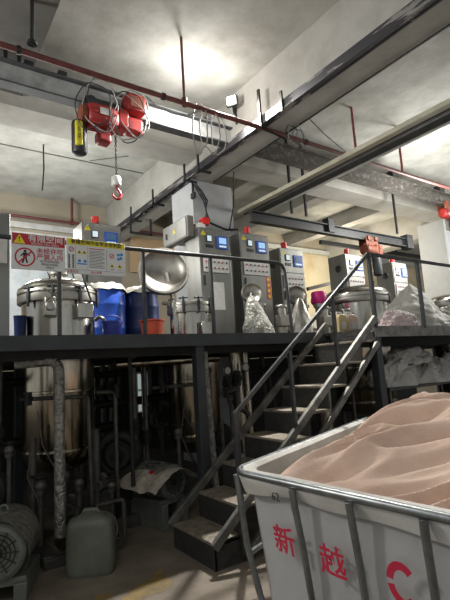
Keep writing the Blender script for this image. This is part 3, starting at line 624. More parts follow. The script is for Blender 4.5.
# ---------------------------------------------------------------- drums, buckets, cans on the deck
def drum(cx, cy, r, h, label, m, ring=True):
    t = thing('plastic_drum', label, 'drum', (cx, cy, ZD))
    z = ZD
    build('body', MB().lathe([(0, z), (r*.92, z), (r*.97, z+.03), (r, z+h*.3), (r*1.02, z+h*.32), (r, z+h*.34), (r, z+h*.68), (r*1.02, z+h*.7), (r, z+h*.72), (r*.96, z+h*.9), (r*.86, z+h*.97), (r*.84, z+h), (0, z+h)], (cx, cy, 0), n=40), m, t)
    def fn(u, v):
        a = 2*PI*u; rr = r*(.0+1.02*v) if v < .8 else r*(.82+.25*(v-.8)/.2)
        zz = z+h+.05-(.0 if v < .8 else .1*(v-.8)/.2) + .03*noise.noise(Vector((math.cos(a)*3*v+cx, math.sin(a)*3*v, 2)))
        rr *= 1+.08*noise.noise(Vector((math.cos(a)*5, math.sin(a)*5, cx)))
        return Vector((cx+rr*math.cos(a), cy+rr*math.sin(a), zz))
    o = build('plastic_bag_cover', MB().grid(fn, 60, 12), 'poly', t); o['label'] = 'crumpled clear plastic over the top'
    return t
drum(2.2, 5.95, .27, .82, 'bright blue plastic drum with a crumpled plastic cover', 'drum_blue')
drum(2.72, 5.95, .25, .8, 'navy plastic drum behind the orange basin', 'drum_navy')
t = thing('plastic_bucket', 'small royal blue lidded bucket in front of the blue drum', 'bucket', (1.885, 4.9, ZD))
build('body', MB().lathe([(0, ZD), (.095, ZD), (.11, ZD+.22), (.12, ZD+.22), (.12, ZD+.24), (0, ZD+.25)], (1.885, 4.9, 0), n=28), 'bucket_blue', t)
build('handle', MB().tube([(1.885+.1*math.cos(a), 4.9, ZD+.25+.06*math.sin(a)) for a in [PI*i/8 for i in range(9)]], .008, 6), 'bucket_blue', t)
t = thing('plastic_bucket', 'dark blue bucket beside the left side of the big vessel', 'bucket', (.95, 5.05, ZD))
build('body', MB().lathe([(0, ZD), (.05, ZD), (.062, ZD+.3), (.068, ZD+.31), (0, ZD+.31)], (.95, 5.05, 0), n=24), 'drum_navy', t)
t = thing('plastic_basin', 'orange plastic basin beside the navy drum', 'basin', (2.4, 4.75, ZD))
build('bowl', MB().lathe([(0, ZD), (.11, ZD), (.13, ZD+.22), (.15, ZD+.225), (.15, ZD+.24), (.122, ZD+.235), (.1, ZD+.02), (0, ZD+.02)], (2.3, 4.75, 0), n=32), 'orange', t)
t = thing('plastic_barrel', 'bright magenta plastic barrel standing on the far machine', 'barrel', (5.6, 5.2, 2.52))
build('body', MB().lathe([(0, 2.53), (.11, 2.53), (.125, 2.55), (.125, 2.7), (.11, 2.73), (0, 2.735)], (5.56, 5.2, 0), n=28), 'magenta', t)
build('stand', MB().cyl((5.56, 5.2, ZD), (5.56, 5.2, 2.53), .075, 20).cyl((5.56, 5.2, 2.47), (5.56, 5.2, 2.53), .1, 20), 'steel_dull', t)
def can(cx, cy, w, h, label, m):
    t = thing('jerrycan', label, 'jerrycan', (cx, cy, ZD))
    build('body', MB().prism([(cx-w/2, cy-.06, ZD), (cx+w/2, cy-.06, ZD), (cx+w/2, cy-.06, ZD+h*.78), (cx+w*.25, cy-.06, ZD+h*.9), (cx-w*.3, cy-.06, ZD+h*.9), (cx-w/2, cy-.06, ZD+h*.78)], (0, .12, 0)), m, t, bev=.012)
    build('cap', MB().cyl((cx+w*.1, cy, ZD+h*.88), (cx+w*.1, cy, ZD+h), .025, 14), 'white', t)
    build('handle', MB().tube([(cx-w*.35, cy, ZD+h*.84), (cx-w*.3, cy, ZD+h*1.0), (cx, cy, ZD+h*.98), (cx+w*.02, cy, ZD+h*.88)], .012, 8), 'white', t)
    build('label_patch', MB().bb(cx-w*.25, cx+w*.3, cy-.063, cy-.0605, ZD+h*.25, ZD+h*.55), 'paper', t)
can(4.98, 4.3, .18, .32, 'amber jerrycan with white top, left of the pair', 'can_amber')
can(5.19, 4.3, .2, .32, 'peach coloured jerrycan, right of the pair', 'can_peach')

# ---------------------------------------------------------------- signs on the railing
def tri(mb, c, s, y, mi=0): return mb.prism([(c[0]-s*.58, y, c[1]-s*.4), (c[0]+s*.58, y, c[1]-s*.4), (c[0], y, c[1]+s*.6)], (0, .001, 0), mi)
def disc(mb, c, r, y, mi=0, n=28):
    return mb.prism([(c[0]+r*math.cos(2*PI*i/n), y, c[1]+r*math.sin(2*PI*i/n)) for i in range(n)], (0, .001, 0), mi)
def ring(mb, c, r0, r1, y, n=36, mi=0):
    vs = []; fs = []
    for i in range(n):
        a = 2*PI*i/n; vs += [(c[0]+r0*math.cos(a), y, c[1]+r0*math.sin(a)), (c[0]+r1*math.cos(a), y, c[1]+r1*math.sin(a))]
    for i in range(n): j = (i+1) % n; fs.append((2*i, 2*i+1, 2*j+1, 2*j))
    return mb.add(vs, fs, mi)
X, Zu = (1, 0, 0), (0, 0, 1)
ys = 3.955
s1 = thing('warning_sign', 'red and white restricted space warning sign with a struck-out walking figure', 'sign', (.89, ys, 2.5))
x0, x1, z0, z1 = .675, 1.11, 2.5, 2.81
build('board', MB().bb(x0, x1, ys, ys+.012, z0, z1), 'sign_white', s1, bev=.003)
build('header', MB().bb(x0+.006, x1-.006, ys-.002, ys, z1-.098, z1-.004), 'sign_red', s1, smooth=False)
b = MB(); tri(b, (x0+.06, z1-.06), .08, ys-.004); o = build('warning_triangle', b, 'sign_yellow', s1, smooth=False)
b = MB(); tri(b, (x0+.06, z1-.061), .045, ys-.0046); 
text('exclamation_mark', '!', 'sign_black', (x0+.06, ys-.0045, z1-.056), X, Zu, .06, s1, .001, bold=.001)
text('lettering', '有限空间', 'sign_white', (x0+.27, ys-.0035, z1-.04), X, Zu, .072, s1, .001, bold=.0012)
text('lettering', 'RESTRICTED AREA', 'sign_white', (x0+.265, ys-.0035, z1-.085), X, Zu, .027, s1, .0006)
b = MB(); c = (x0+.105, z0+.105); ring(b, c, .068, .081, ys-.002); b.bar((c[0]-.05, ys-.003, c[1]-.05), (c[0]+.05, ys-.003, c[1]+.05), .001, .012)
build('prohibition_ring', b, 'sign_red', s1, smooth=False)
b = MB(); disc(b, (c[0]+.0, c[1]+.05), .012, ys-.0025)
for q in (((0, .037), (0, -.005), .03), ((-.004, .0), (-.02, -.052), .013), ((.004, 0), (.018, -.05), .013), ((-.012, .032), (-.034, .005), .01), ((.012, .032), (.036, .012), .01)):
    b.bar((c[0]+q[0][0], ys-.002, c[1]+q[0][1]), (c[0]+q[1][0], ys-.002, c[1]+q[1][1]), .001, q[2], up=(0, 0, 1) if abs(q[0][0]-q[1][0]) > .001 else (1, 0, 0))
build('walking_figure', b, 'sign_black', s1, smooth=False)
text('lettering', '未经许可', 'sign_red', (x0+.305, ys-.002, z0+.165), X, Zu, .055, s1, .0008, bold=.0003)
text('lettering', '严禁入内', 'sign_red', (x0+.305, ys-.002, z0+.112), X, Zu, .055, s1, .0008, bold=.0003)
text('lettering', 'AUTHORIZED\nPERSONNEL\nONLY', 'sign_black', (x0+.305, ys-.002, z0+.052), X, Zu, .026, s1, .0006)
s2 = thing('warning_sign', 'white safety notice board with a yellow header and small pictograms', 'sign', (1.4, ys, 2.5))
x0, x1, z0, z1 = 1.122, 1.665, 2.49, 2.81
build('board', MB().bb(x0, x1, ys, ys+.012, z0, z1), 'sign_white', s2, bev=.003)
build('header', MB().bb(x0+.005, x1-.005, ys-.002, ys, z1-.055, z1-.004), 'sign_yellow', s2, smooth=False)
text('lettering', '有限空间作业安全告知牌', 'sign_black', ((x0+x1)/2, ys-.0035, z1-.03), X, Zu, .043, s2, .0008, bold=.001)
b = MB()
for xx in (x0+.075, x0+.185, x0+.36): b.bb(xx-.001, xx+.001, ys-.001, ys, z0+.04, z1-.07)
b.bb(x0+.01, x1-.01, ys-.001, ys, z0+.038, z0+.04)
build('divider_line', b, 'dark_grey', s2, smooth=False)
b = MB()
for k in range(12): b.bb(x0+.2, x0+.2+(.14 if k % 3 else .12), ys-.001, ys, z1-.1-.014*k, z1-.096-.014*k)
build('fine_print', b, 'sign_black', s2, smooth=False)
for xx in (x0+.02, x0+.055):
    b = MB()
    if xx > x0+.03: build('fine_print', b0, 'sign_black', s2, smooth=False)
    b0 = b
    for k in range(7): b.bb(xx-.008, xx+.008, ys-.001, ys, z1-.16-.018*k, z1-.147-.018*k)
build('fine_print', b, 'sign_black', s2, smooth=False)
b = MB()
for c in ((x0+.04, z1-.1), (x0+.41, z1-.13)): ring(b, c, .016, .023, ys-.001, 24); b.bar((c[0]-.015, ys-.002, c[1]-.015), (c[0]+.015, ys-.002, c[1]+.015), .001, .005)
b.bb(x0+.2, x0+.34, ys-.001, ys, z1-.083, z1-.075)
build('prohibition_ring', b, 'sign_red', s2, smooth=False)
text('lettering', '注意安全', 'sign_red', (x0+.05, ys-.0015, z0+.02), X, Zu, .026, s2, .0006)
text('lettering', '当心中毒', 'sign_red', (x0+.26, ys-.0015, z0+.02), X, Zu, .026, s2, .0006)
b = MB()
for c in ((x0+.11, z1-.12), (x0+.155, z1-.12), (x0+.41, z1-.225), (x0+.485, z1-.225)): tri(b, c, .04, ys-.001)
build('warning_triangle', b, 'sign_yellow', s2, smooth=False)
b = MB()
for c in ((x0+.41, z1-.225), (x0+.485, z1-.225), (x0+.11, z1-.12), (x0+.155, z1-.12)): tri(b, c, .022, ys-.003)
for c in ((x0+.41, z1-.256), (x0+.485, z1-.256)): b.bb(c[0]-.02, c[0]+.02, ys-.001, ys, c[1]-.004, c[1])
build('pictogram', b, 'sign_black', s2, smooth=False)
b = MB()
for c in ((x0+.11, z1-.2), (x0+.16, z1-.2), (x0+.475, z1-.115), (x0+.5, z1-.145), (x0+.475, z1-.155), (x0+.505, z1-.11)): disc(b, c, .014, ys-.001)
b.bb(x0+.09, x0+.175, ys-.001, ys, z1-.232, z1-.22)
build('mandatory_disc', b, 'sign_blue', s2, smooth=False)
b = MB()

# ---------------------------------------------------------------- plastic covered bundles
def lump(name, c, dims, label, cat, m, seed, amp=.16, fold=.05, group=None, n=56, peak=0, parent=None):
    c = Vector(c); dx, dy, dz = dims
    def fn(u, v):
        a = 2*PI*u; ph = PI/2*(1-v)    # v 0 = rim, 1 = top
        ph = PI/2*v
        d_ = Vector((math.cos(a)*math.cos(ph), math.sin(a)*math.cos(ph), math.sin(ph)))
        q = 1 + amp*noise.noise(d_*1.6+Vector((seed, 0, 0))) + fold*abs(noise.noise(Vector((d_.x*5+seed, d_.y*5, d_.z*3))))*2 - fold + fold*.6*noise.noise(d_*13)
        x = d_.x*dx/2*q; y = d_.y*dy/2*q; z = max(0, d_.z)**.75*dz*q if not peak else dz*max(0, 1-math.hypot(d_.x, d_.y))**peak*(1+.5*(q-1))
        return c + Vector((x, y, z))
    b = MB().grid(fn, n*2, n)
    vs = [fn(i/(n*2), 0) for i in range(n*2)]
    b.add([Vector((v.x, v.y, c.z)) for v in vs], [tuple(range(n*2))])
    o = build(name, b, m, parent, origin=c if parent is None else None)
    return tag(o, label, cat, group) if parent is None else o
lump('plastic_covered_bundle', (6.2, 3.95, ZD+.005), (1.95, 1.0, .74), 'tall heap under clear plastic sheeting behind the right railing', 'bundle', 'poly', 3.1, .2, .06, peak=.8)
lump('cloth_bundle', (5.35, 3.62, ZD+.005), (.75, .42, .26), 'low bundle of pinkish cloth in plastic at the foot of the heap', 'bundle', 'poly_pink', 8.4, .2, .07)
lump('plastic_covered_bundle', (7.35, 3.85, ZD+.005), (1.1, .8, .42), 'lower white plastic heap at the right edge of the platform', 'bundle', 'poly', 6.7, .25, .08)
# table with bags under the right platform
t = thing('work_table', 'dark table under the right platform carrying stuffed bags', 'table', (6.4, 4.3, 0))
build('table_top', MB().bb(5.45, 8.0, 3.95, 4.7, 1.13, 1.17), 'under', t, bev=.006)
for (x, y) in ((5.5, 4.0), (7.9, 4.0), (5.5, 4.65), (7.9, 4.65)): build('leg', MB().bb(x-.02, x+.02, y-.02, y+.02, 0, 1.13), 'under', t, smooth=False)
for i, (c, d, lb) in enumerate((((6.0, 4.25, 1.17), (.95, .6, .4), 'slumped grey bag at the left end of the dark table'), ((6.75, 4.2, 1.17), (.8, .6, .3), 'flatter white bag in the middle of the dark table'), ((7.4, 4.3, 1.17), (.8, .6, .44), 'rounded white bag at the right end of the dark table'), ((6.6, 4.4, 1.47), (.95, .55, .27), 'pale bag stacked on top of the other bags'))):
    lump('stuffed_bag', c, d, lb, 'bag', 'bag_dim', i*4.3+1, .3, .06, n=44)

# ---------------------------------------------------------------- under the platform
def pipe(pts, r, label, m='under', valves=(), group=None, cat='pipe', flanges=()):
    t = thing('steel_pipe', label, cat, pts[0], group)
    sm = []
    P = [Vector(p) for p in pts]
    for i, p in enumerate(P):
        if 0 < i < len(P)-1:
            a = (P[i-1]-p); b = (P[i+1]-p); k = min(r*2.2, a.length*.45, b.length*.45); a = p+a.normalized()*k; b = p+b.normalized()*k
            for j in range(5): q = j/4; sm.append(a*(1-q)**2+p*2*q*(1-q)+b*q*q)
        else: sm.append(p)
    build('pipe_run', MB().tube(sm, r, 14), m, t)
    for z in valves:
        z = Vector(z); build('valve', MB().ball(z, r*2.1, 12).cyl(z+Vector((0, 0, -r*3)), z+Vector((0, 0, r*3)), r*1.6, 12).cyl(z, z+Vector((-.03, -.09, 0)), .012, 8).cyl(z+Vector((-.03, -.09, -.06)), z+Vector((-.03, -.09, .06)), .012, 8), 'under_dark', t)
    for z in flanges:
        z = Vector(z); build('flange', MB().cyl(z+Vector((0, 0, -.015)), z+Vector((0, 0, .015)), r*1.9, 16), 'under', t)
    return t
pipe([(.8, 4.5, 1.74), (1.17, 4.42, 1.76), (1.17, 4.42, .2)], .05, 'fat foil-lagged pipe bending down in front of the big vessel', 'lagging')
pipe([(.86, 4.55, 1.42), (1.5, 4.6, 1.39), (1.52, 4.6, .3)], .02, 'thin level pipe crossing the big vessel and turning down', valves=[(.93, 4.55, 1.42)])
pipe([(1.62, 4.7, 1.42), (1.82, 4.7, 1.41), (1.82, 4.7, .35)], .022, 'thin pipe with elbow to the right of the big vessel', valves=[(1.84, 4.7, 1.42)])
pipe([(.72, 4.8, 1.8), (.72, 4.8, .2)], .03, 'upright pipe with valves at the far left below the platform', valves=[(.72, 4.8, .95), (.72, 4.8, 1.1)])
pipe([(1.62, 4.75, 1.05), (1.62, 4.75, .3)], .04, 'short stout grey pipe beside the lower vessel shell', 'under')
pipe([(1.0, 4.7, 1.05), (1.0, 4.7, .3)], .035, 'short upright pipe left of the lagged pipe', 'under')
pipe([(1.9, 4.9, 1.7), (3.1, 4.85, 1.72), (3.25, 4.85, 1.72)], .055, 'thick level pipe high under the deck in front of the second vessel', 'under_steel', flanges=())
pipe([(2.2, 4.6, 1.42), (2.9, 4.6, 1.42)], .02, 'thin level pipe crossing the second vessel', valves=[(2.32, 4.6, 1.42)])
pipe([(1.95, 4.6, 1.8), (1.95, 4.6, .45)], .022, 'dark upright pipe below the navy drum', 'under_dark')
pipe([(2.12, 4.9, 1.8), (2.12, 4.9, .4)], .03, 'upright pipe with valve left of the bright window gap', valves=[(2.12, 4.9, 1.0)])
pipe([(2.3, 5.0, 1.7), (2.3, 5.0, .4)], .028, 'upright pipe in front of the bright window gap', valves=[(2.3, 5.0, .85)])
pipe([(2.42, 5.3, 1.7), (2.42, 5.3, .4)], .03, 'upright pipe just right of the bright window gap', 'under_steel')
pipe([(2.74, 4.35, 1.78), (2.8, 4.35, .15)], .035, 'shiny lagged pipe right behind the platform post', 'lagging')
pipe([(3.0, 4.5, 1.3), (3.3, 4.5, 1.32)], .02, 'short thin level pipe right of the platform post', valves=[(3.1, 4.5, 1.3)])
pipe([(3.05, 4.55, 1.32), (3.05, 4.55, .2)], .022, 'thin upright pipe behind the lower stairs', 'under')
pipe([(3.55, 4.9, 1.8), (3.6, 4.9, .5)], .075, 'bright stainless column pipe behind the middle of the stairs', 'under_steel')
pipe([(3.78, 5.0, 1.8), (3.8, 5.0, .5)], .055, 'second bright stainless pipe behind the middle of the stairs', 'under_steel')
pipe([(3.35, 4.6, 1.55), (3.35, 4.6, 1.1), (3.5, 4.6, 1.0)], .03, 'small bent pipe with valves behind the stairs', valves=[(3.35, 4.6, 1.45), (3.2, 4.6, 1.4)])
pipe([(4.7, 4.6, 1.55), (5.6, 4.6, 1.55)], .045, 'dark level pipe below the right platform', 'under_dark', flanges=())
pipe([(4.75, 4.9, 1.8), (4.75, 4.9, .2)], .05, 'upright pipe behind the right platform post', 'under')
pipe([(5.15, 4.9, 1.8), (5.15, 4.9, .2)], .11, 'pale stainless drum pipe left of the bags', 'under_steel')
pipe([(1.45, 4.3, .42), (1.72, 4.3, .43), (1.72, 4.3, .05)], .022, 'low bent pipe behind the grey jug', 'under')
pipe([(.75, 5.6, .9), (2.2, 5.7, .95)], .06, 'thick dark horizontal pipe low behind the big vessel', 'under_dark')
pipe([(1.8, 5.9, 1.2), (3.4, 5.9, 1.25)], .05, 'dark horizontal pipe deep under the deck', 'under_dark')
pipe([(-.4, 5.3, 1.55), (2.4, 5.8, 1.6)], .045, 'dark sloping pipe deep below the left end of the deck', 'under_dark')
rg = rand(11)
for i in range(14):
    x = rg.uniform(.2, 5.2); y = rg.uniform(5.9, 7.6); r_ = rg.uniform(.02, .045); z = rg.uniform(.6, 1.6)
    if 3.9 < x < 4.3: x += .8
    if abs(x-4.6) < .55 and y > 6.5: y = 6.2
    pts = [(x, y, 1.74), (x, y, z), (x+rg.uniform(.3, .7), y, z), (x+.75, y, .1)] if i % 2 else [(x, y, 1.74), (x, y, .1)]
    pipe(pts, r_, 'dark pipe in the tangle deep under the platform', 'under', valves=[(x, y, min(1.5, z+.25))], group='dark pipes deep under the platform')
# circulation pumps with volutes
def pump(cx, cy, cz, r, label, m='under_dark', ax=(-.4, -.9, 0)):
    t = thing('circulation_pump', label, 'pump', (cx, cy, 0))
    d = Vector(ax).normalized(); c = Vector((cx, cy, cz)); a, b_, _ = basis(d)
    build('volute', MB().tube([c+(a*math.cos(q)+b_*math.sin(q))*r for q in [2*PI*i/24 for i in range(24)]], r*.36, 12, closed=True).lathe([(0, -.04), (r, -.04), (r, .04), (0, .04)], c, d, 24), m, t)
    build('inlet', MB().cyl(c, c+d*.16, r*.4, 18).cyl(c+d*.13, c+d*.16, r*.62, 18), m, t)
    build('pedestal', MB().bb(cx-.12, cx+.12, cy-.1, cy+.1, 0, cz-r*.9), m, t)
pump(1.95, 5.0, .72, .2, 'dark round pump casing left of the sack-covered motor')
pump(1.35, 4.75, .36, .09, 'small pump at the foot of the lagged pipe', 'under')
pump(1.68, 4.85, .5, .08, 'small pump with flange behind the grey jug', 'under')
pump(.6, 4.75, .62, .16, 'dark curved pump casing above the left motor')
pump(3.25, 4.9, .75, .12, 'small dark pump behind the lower stairs')
for i, (x, y, z, s_) in enumerate(((1.05, 4.62, .62, .08), (1.28, 4.66, .66, .07), (1.4, 4.62, .58, .07), (1.72, 4.6, .5, .06), (.78, 4.6, .98, .06), (2.9, 4.6, .8, .06), (3.3, 4.7, 1.2, .06), (2.55, 4.7, .9, .07))):
    t = thing('valve_actuator', ['squat valve left of the lagged pipe foot', 'valve under the middle of the big vessel', 'valve under the right of the big vessel', 'valve behind the top of the grey jug', 'valve at far left under the deck', 'valve beside the lower stairs', 'valve cluster behind the stair middle', 'valve in front of the second vessel'][i], 'valve', (x, y, z-s_))
    build('body', MB().cyl((x, y, z-s_), (x, y, z+s_*.6), s_*.6, 16).ball((x, y, z), s_*.75, 14), 'under', t)
    build('hand_wheel', MB().tube([(x+s_*.9*math.cos(a), y+s_*.9*math.sin(a), z+s_*1.1) for a in [2*PI*j/16 for j in range(16)]], s_*.12, 6, closed=True).cyl((x, y, z), (x, y, z+s_*1.1), s_*.15, 8), 'under_dark', t)
    build('stub_pipe', MB().cyl((x, y, 0), (x, y, z-s_*.5), s_*.35, 10), 'under', t)
# thin cables under the deck
for i, (pts, lb) in enumerate((([(1.0, 4.5, 1.3), (1.03, 4.45, 1.0), (1.12, 4.4, .8), (1.2, 4.5, .7)], 'thin pale hose curling in front of the big vessel'),
        ([(.95, 4.5, 1.0), (.9, 4.45, .75), (1.0, 4.4, .5), (1.1, 4.45, .42)], 'thin hose looping left of the lagged pipe'),
        ([(2.5, 4.5, 1.15), (2.62, 4.45, .92), (2.8, 4.4, .85), (2.9, 4.45, .7)], 'thin pale hose drooping before the second vessel'),
        ([(2.55, 4.5, 1.3), (2.45, 4.45, .9), (2.55, 4.4, .6)], 'thin hose hanging left of the platform post'))):
    tag(build('hose', MB().tube(pts, .005, 6), 'under', origin=pts[0]), lb, 'hose')

for i, (x, y, z) in enumerate(((3.3, 4.75, 1.55), (3.55, 4.7, 1.58))):
    t = thing('pressure_gauge', ['round white gauge on a stub, left one behind the handrail', 'round white gauge on a stub, right one behind the handrail'][i], 'gauge', (x, y, z))
    build('dial', MB().cyl((x, y-.03, z), (x, y, z), .05, 20), 'paper', t); build('bezel', MB().tube([(x+.052*math.cos(a), y-.03, z+.052*math.sin(a)) for a in [2*PI*j/20 for j in range(20)]], .008, 6, closed=True), 'under', t)
    build('stem', MB().cyl((x, y, z-.05), (x, y, z-.3), .015, 8), 'under', t)
# motors on frames
def motor(o, rz, label, r=.17, L=.42, base_h=.16):
    """axis along local +x; fan cowl at local -x end"""
    t = thing('electric_motor', label, 'motor', o); R = Matrix.Rotation(rz, 3, 'Z'); O = Vector(o)
    def W(mb): mb.v = [O + R @ v for v in mb.v]; return mb
    cz = base_h + r + .02
    b = MB().lathe([(0, -L/2), (r*.97, -L/2), (r, -L/2+.03), (r, L/2), (r*.7, L/2+.04), (0, L/2+.04)], (0, 0, cz), (1, 0, 0), 32)
    for k in range(16):
        a = 2*PI*k/16; b.bar((-L/2+.12, r*math.cos(a), cz+r*math.sin(a)), (L/2, r*math.cos(a), cz+r*math.sin(a)), .01, .03, up=(0, math.cos(a), math.sin(a)))
    build('motor_body', W(b), 'motor', t)
    b = MB().lathe([(r*1.03, -L/2+.09), (r*1.03, -L/2-.03), (r*.9, -L/2-.05), (r*.78, -L/2-.052), (r*.76, -L/2-.04), (0, -L/2-.03)], (0, 0, cz), (1, 0, 0), 36)
    cowl = build('fan_cowl', W(b), 'motor', t)
    b = MB()
    for k in range(4):
        rr = r*(.2+.15*k); b.tube([(-L/2-.05, rr*math.cos(a), cz+rr*math.sin(a)) for a in [2*PI*j/24 for j in range(24)]], .004, 5, closed=True)
    for k in range(12): a = 2*PI*k/12; b.cyl((-L/2-.05, r*.1*math.cos(a), cz+r*.1*math.sin(a)), (-L/2-.05, r*.8*math.cos(a), cz+r*.8*math.sin(a)), .004, 5)
    b.lathe([(0, -L/2-.058), (r*.15, -L/2-.055), (r*.16, -L/2-.04)], (0, 0, cz), (1, 0, 0), 16)
    build('fan_grille', W(b), 'under_dark', cowl)
    build('base_frame', W(MB().bb(-L/2-.05, L/2+.15, -r*1.05, -r*.6, 0, base_h).bb(-L/2-.05, L/2+.15, r*.6, r*1.05, 0, base_h).bb(-L/2, L/2, -r, r, base_h-.03, base_h+.03)), 'motor', t, bev=.006)
    return t, W, cz
t, W, cz = motor((.66, 4.1, 0), math.radians(68), 'grey motor with a round fan grille at the left edge', .2, .36, .14)
def hood(u, v):
    a = math.radians(-35 + 250*u) ; rr = .225 + .01*noise.noise(Vector((u*6, v*4, 0))); wv = (.012*math.sin(u*17) if v < .05 else 0)
    return Vector((-.27 + .5*v + wv, rr*math.cos(a), cz + rr*math.sin(a)*(1.02)))
build('sheet_hood', W(MB().grid(hood, 40, 14)), 'lagging', t)
build('lifting_eye', W(MB().tube([(0+.0, .03*math.cos(a), cz+.25+.03*math.sin(a)) for a in [2*PI*j/12 for j in range(12)]], .01, 6, closed=True).bb(-.05, .05, -.04, .04, cz+.2, cz+.24)), 'motor', t)
t2, W2, cz2 = motor((2.28, 4.7, 0), math.radians(105), 'dark ribbed motor under a white sack near the stair foot', .17, .42, .25)
def sack(u, v):
    x = -.36 + .66*u; y = -.34 + .68*v; s_ = abs(v-.5)*2
    z = .47 + .035 + .0 - .17*s_**1.6 + .03*noise.noise(Vector((u*4, v*4, 5))) + .012*noise.noise(Vector((u*13, v*13, 1)))
    return Vector((2.26, 4.68, 0)) + Matrix.Rotation(math.radians(105), 3, 'Z') @ Vector((x, y, z+.08))
o = build('sack_cover', MB().grid(sack, 40, 40).grid(lambda u, v: sack(u, v)+Vector((0, 0, -.004)), 40, 40), 'sack', origin=(2.26, 4.68, .5)); tag(o, 'off-white woven sack with a red mark draped over the motor', 'sack')
def mark(u, v):
    p = Vector((2.26, 4.68, 0)) ; q = sack(.42+.09*u, .62+.09*v) ; return q + Vector((0, 0, .006))
build('red_mark', MB().grid(mark, 6, 6), 'sign_red', o, smooth=False)
b = lump('cloth_rag', (2.24, 4.7, .575), (.2, .16, .05), 'crumpled grey rag lying on top of the sack', 'rag', 'under', 2, .3, .2, n=16)
tag(build('machine_skid', MB().bb(1.55, 2.6, 4.75, 4.85, 0, .12).bb(1.6, 1.7, 4.3, 5.4, 0, .1).bb(1.0, 1.12, 4.3, 5.4, 0, .1).bb(1.0, 1.7, 4.28, 4.36, 0, .08), 'under', origin=(1.6, 4.8, 0), bev=.005), 'low dark steel skid frame on the floor behind the jug', 'frame')

# plastic jug on the floor
jx, jy = 1.31, 4.0
t = thing('plastic_jug', 'large grimy grey-green plastic jug standing on the floor', 'jug', (jx, jy, 0))
def jug(u, v):
    a = 2*PI*u; z = v*.48
    k = 1.0 if v < .78 else 1 - .9*((v-.78)/.22)**2.6
    k *= (.93 + .07*min(1, v/.06)); e = 2/4.5
    cx_, sx_ = math.cos(a), math.sin(a)
    x = math.copysign(abs(cx_)**e, cx_)*.19*k*(1+.03*math.sin(v*5)); y = math.copysign(abs(sx_)**e, sx_)*.12*k
    R = Matrix.Rotation(math.radians(-28), 3, 'Z'); return Vector((jx, jy, 0)) + R @ Vector((x, y, z))
build('body', MB().grid(jug, 48, 36), 'jug', t)
build('carry_handle', MB().tube([Vector((jx, jy, 0)) + Matrix.Rotation(math.radians(-28), 3, 'Z') @ Vector(p) for p in [(-.07, 0, .45), (-.05, 0, .485), (.05, 0, .485), (.07, 0, .45)]], .018, 10), 'jug', t)
build('cap', MB().cyl((jx-.1, jy+.05, .45), (jx-.1, jy+.05, .51), .035, 16), 'under_dark', t)
build('wire_bail', MB().tube([(jx+.16, jy-.12, .42), (jx+.18, jy-.13, .33), (jx+.17, jy-.12, .26)], .005, 6), 'chrome', t)

# daylit gap far below the deck
# ---------------------------------------------------------------- cart
P0 = Vector((1.57, 2.25, 1.0)); P1 = Vector((3.86, 3.10, 1.0)); P2 = Vector((4.1, .75, 1.0)); P3 = Vector((1.68, .55, 1.0))
def rrect(pts, rad, n=6):
    out = []; k = len(pts)
    for i, p in enumerate(pts):
        a = (pts[i-1]-p).normalized()*rad + p; b = (pts[(i+1) % k]-p).normalized()*rad + p
        for j in range(n+1): q = j/n; out.append(a*(1-q)**2 + p*2*q*(1-q) + b*q*q)
    return out
cart = thing('laundry_cart', 'white canvas textile cart on a tubular steel frame with red stencilled characters', 'cart', (2.7, 1.7, 0))
rimp = rrect([P0, P1, P2, P3], .13)
build('top_rim', MB().tube(rimp, .021, 12, closed=True), 'chrome', cart)
cen = (P0+P1+P2+P3)/4
def inset(p, k, z): q = cen + (p-cen)*k; q.z = z; return q
low = [inset(p, .925, .22) for p in (P0, P1, P2, P3)]
build('bottom_frame', MB().tube(rrect(low, .12), .018, 10, closed=True), 'chrome', cart)
# inner second rim bar
build('inner_rim', MB().tube(rrect([inset(p, .975, .985) for p in (P0, P1, P2, P3)], .12), .014, 8, closed=True), 'chrome', cart)
def side(u, w, z):   # point on the lettered side: u 0..1 from P0 to P3, z height
    k = (1.0 - z)/.78; a = P0.lerp(low[0], k); b = P3.lerp(low[3], k); q = a.lerp(b, u); q.x += w; return Vector((q.x, q.y, z))
for u in (.28, .48, .68):
    pts = [side(u, -.022, .985), side(u, -.022, .94), side(u, -.012, .7), side(u, -.012, .24)]
    build('side_bar', MB().tube(pts, .017, 10), 'chrome', cart)
pts = [P0+Vector((.0, -.0, -.03)), P0.lerp(low[0], .1)+Vector((-.0, .01, -.02)), P0.lerp(low[0], .8)+Vector((0, 0, -.02)), low[0]+Vector((.03, -.05, 0)), low[0]+Vector((.1, -.12, -.02))]
build('corner_post', MB().tube([P0+Vector((.02, .0, -.02)), P0.lerp(low[0], .5), low[0]+Vector((0.01, 0, .1)), low[0]+Vector((.02, -.03, .03)), low[0]+Vector((.04, -.12, 0))], .019, 10), 'chrome', cart)
for (a, b_) in ((P1, low[1]), (P2, low[2]), (P3, low[3])): build('corner_post', MB().tube([a, b_], .019, 10), 'chrome', cart)
for u in (.3, .65): 
    a = P0.lerp(P1, u); b_ = low[0].lerp(low[1], u); build('side_bar', MB().tube([a, b_], .017, 10), 'chrome', cart)
build('cross_bar', MB().tube([low[0].lerp(P0, .42)+Vector((0, 0, 0)), low[0].lerp(P0, .42)+Vector((.16, .06, 0))], .016, 8), 'chrome', cart)
for p in (low[0], low[1], low[2], low[3]):
    q = inset(p, .9, 0); c_ = build('caster', MB().cyl((q.x, q.y-.02, .06), (q.x, q.y+.02, .06), .06, 20), 'black', cart)
    build('caster_fork', MB().bb(q.x-.03, q.x+.03, q.y-.03, q.y-.022, .06, .2).bb(q.x-.03, q.x+.03, q.y+.022, q.y+.03, .06, .2).bb(q.x-.04, q.x+.04, q.y-.04, q.y+.04, .18, .21), 'chrome', c_)
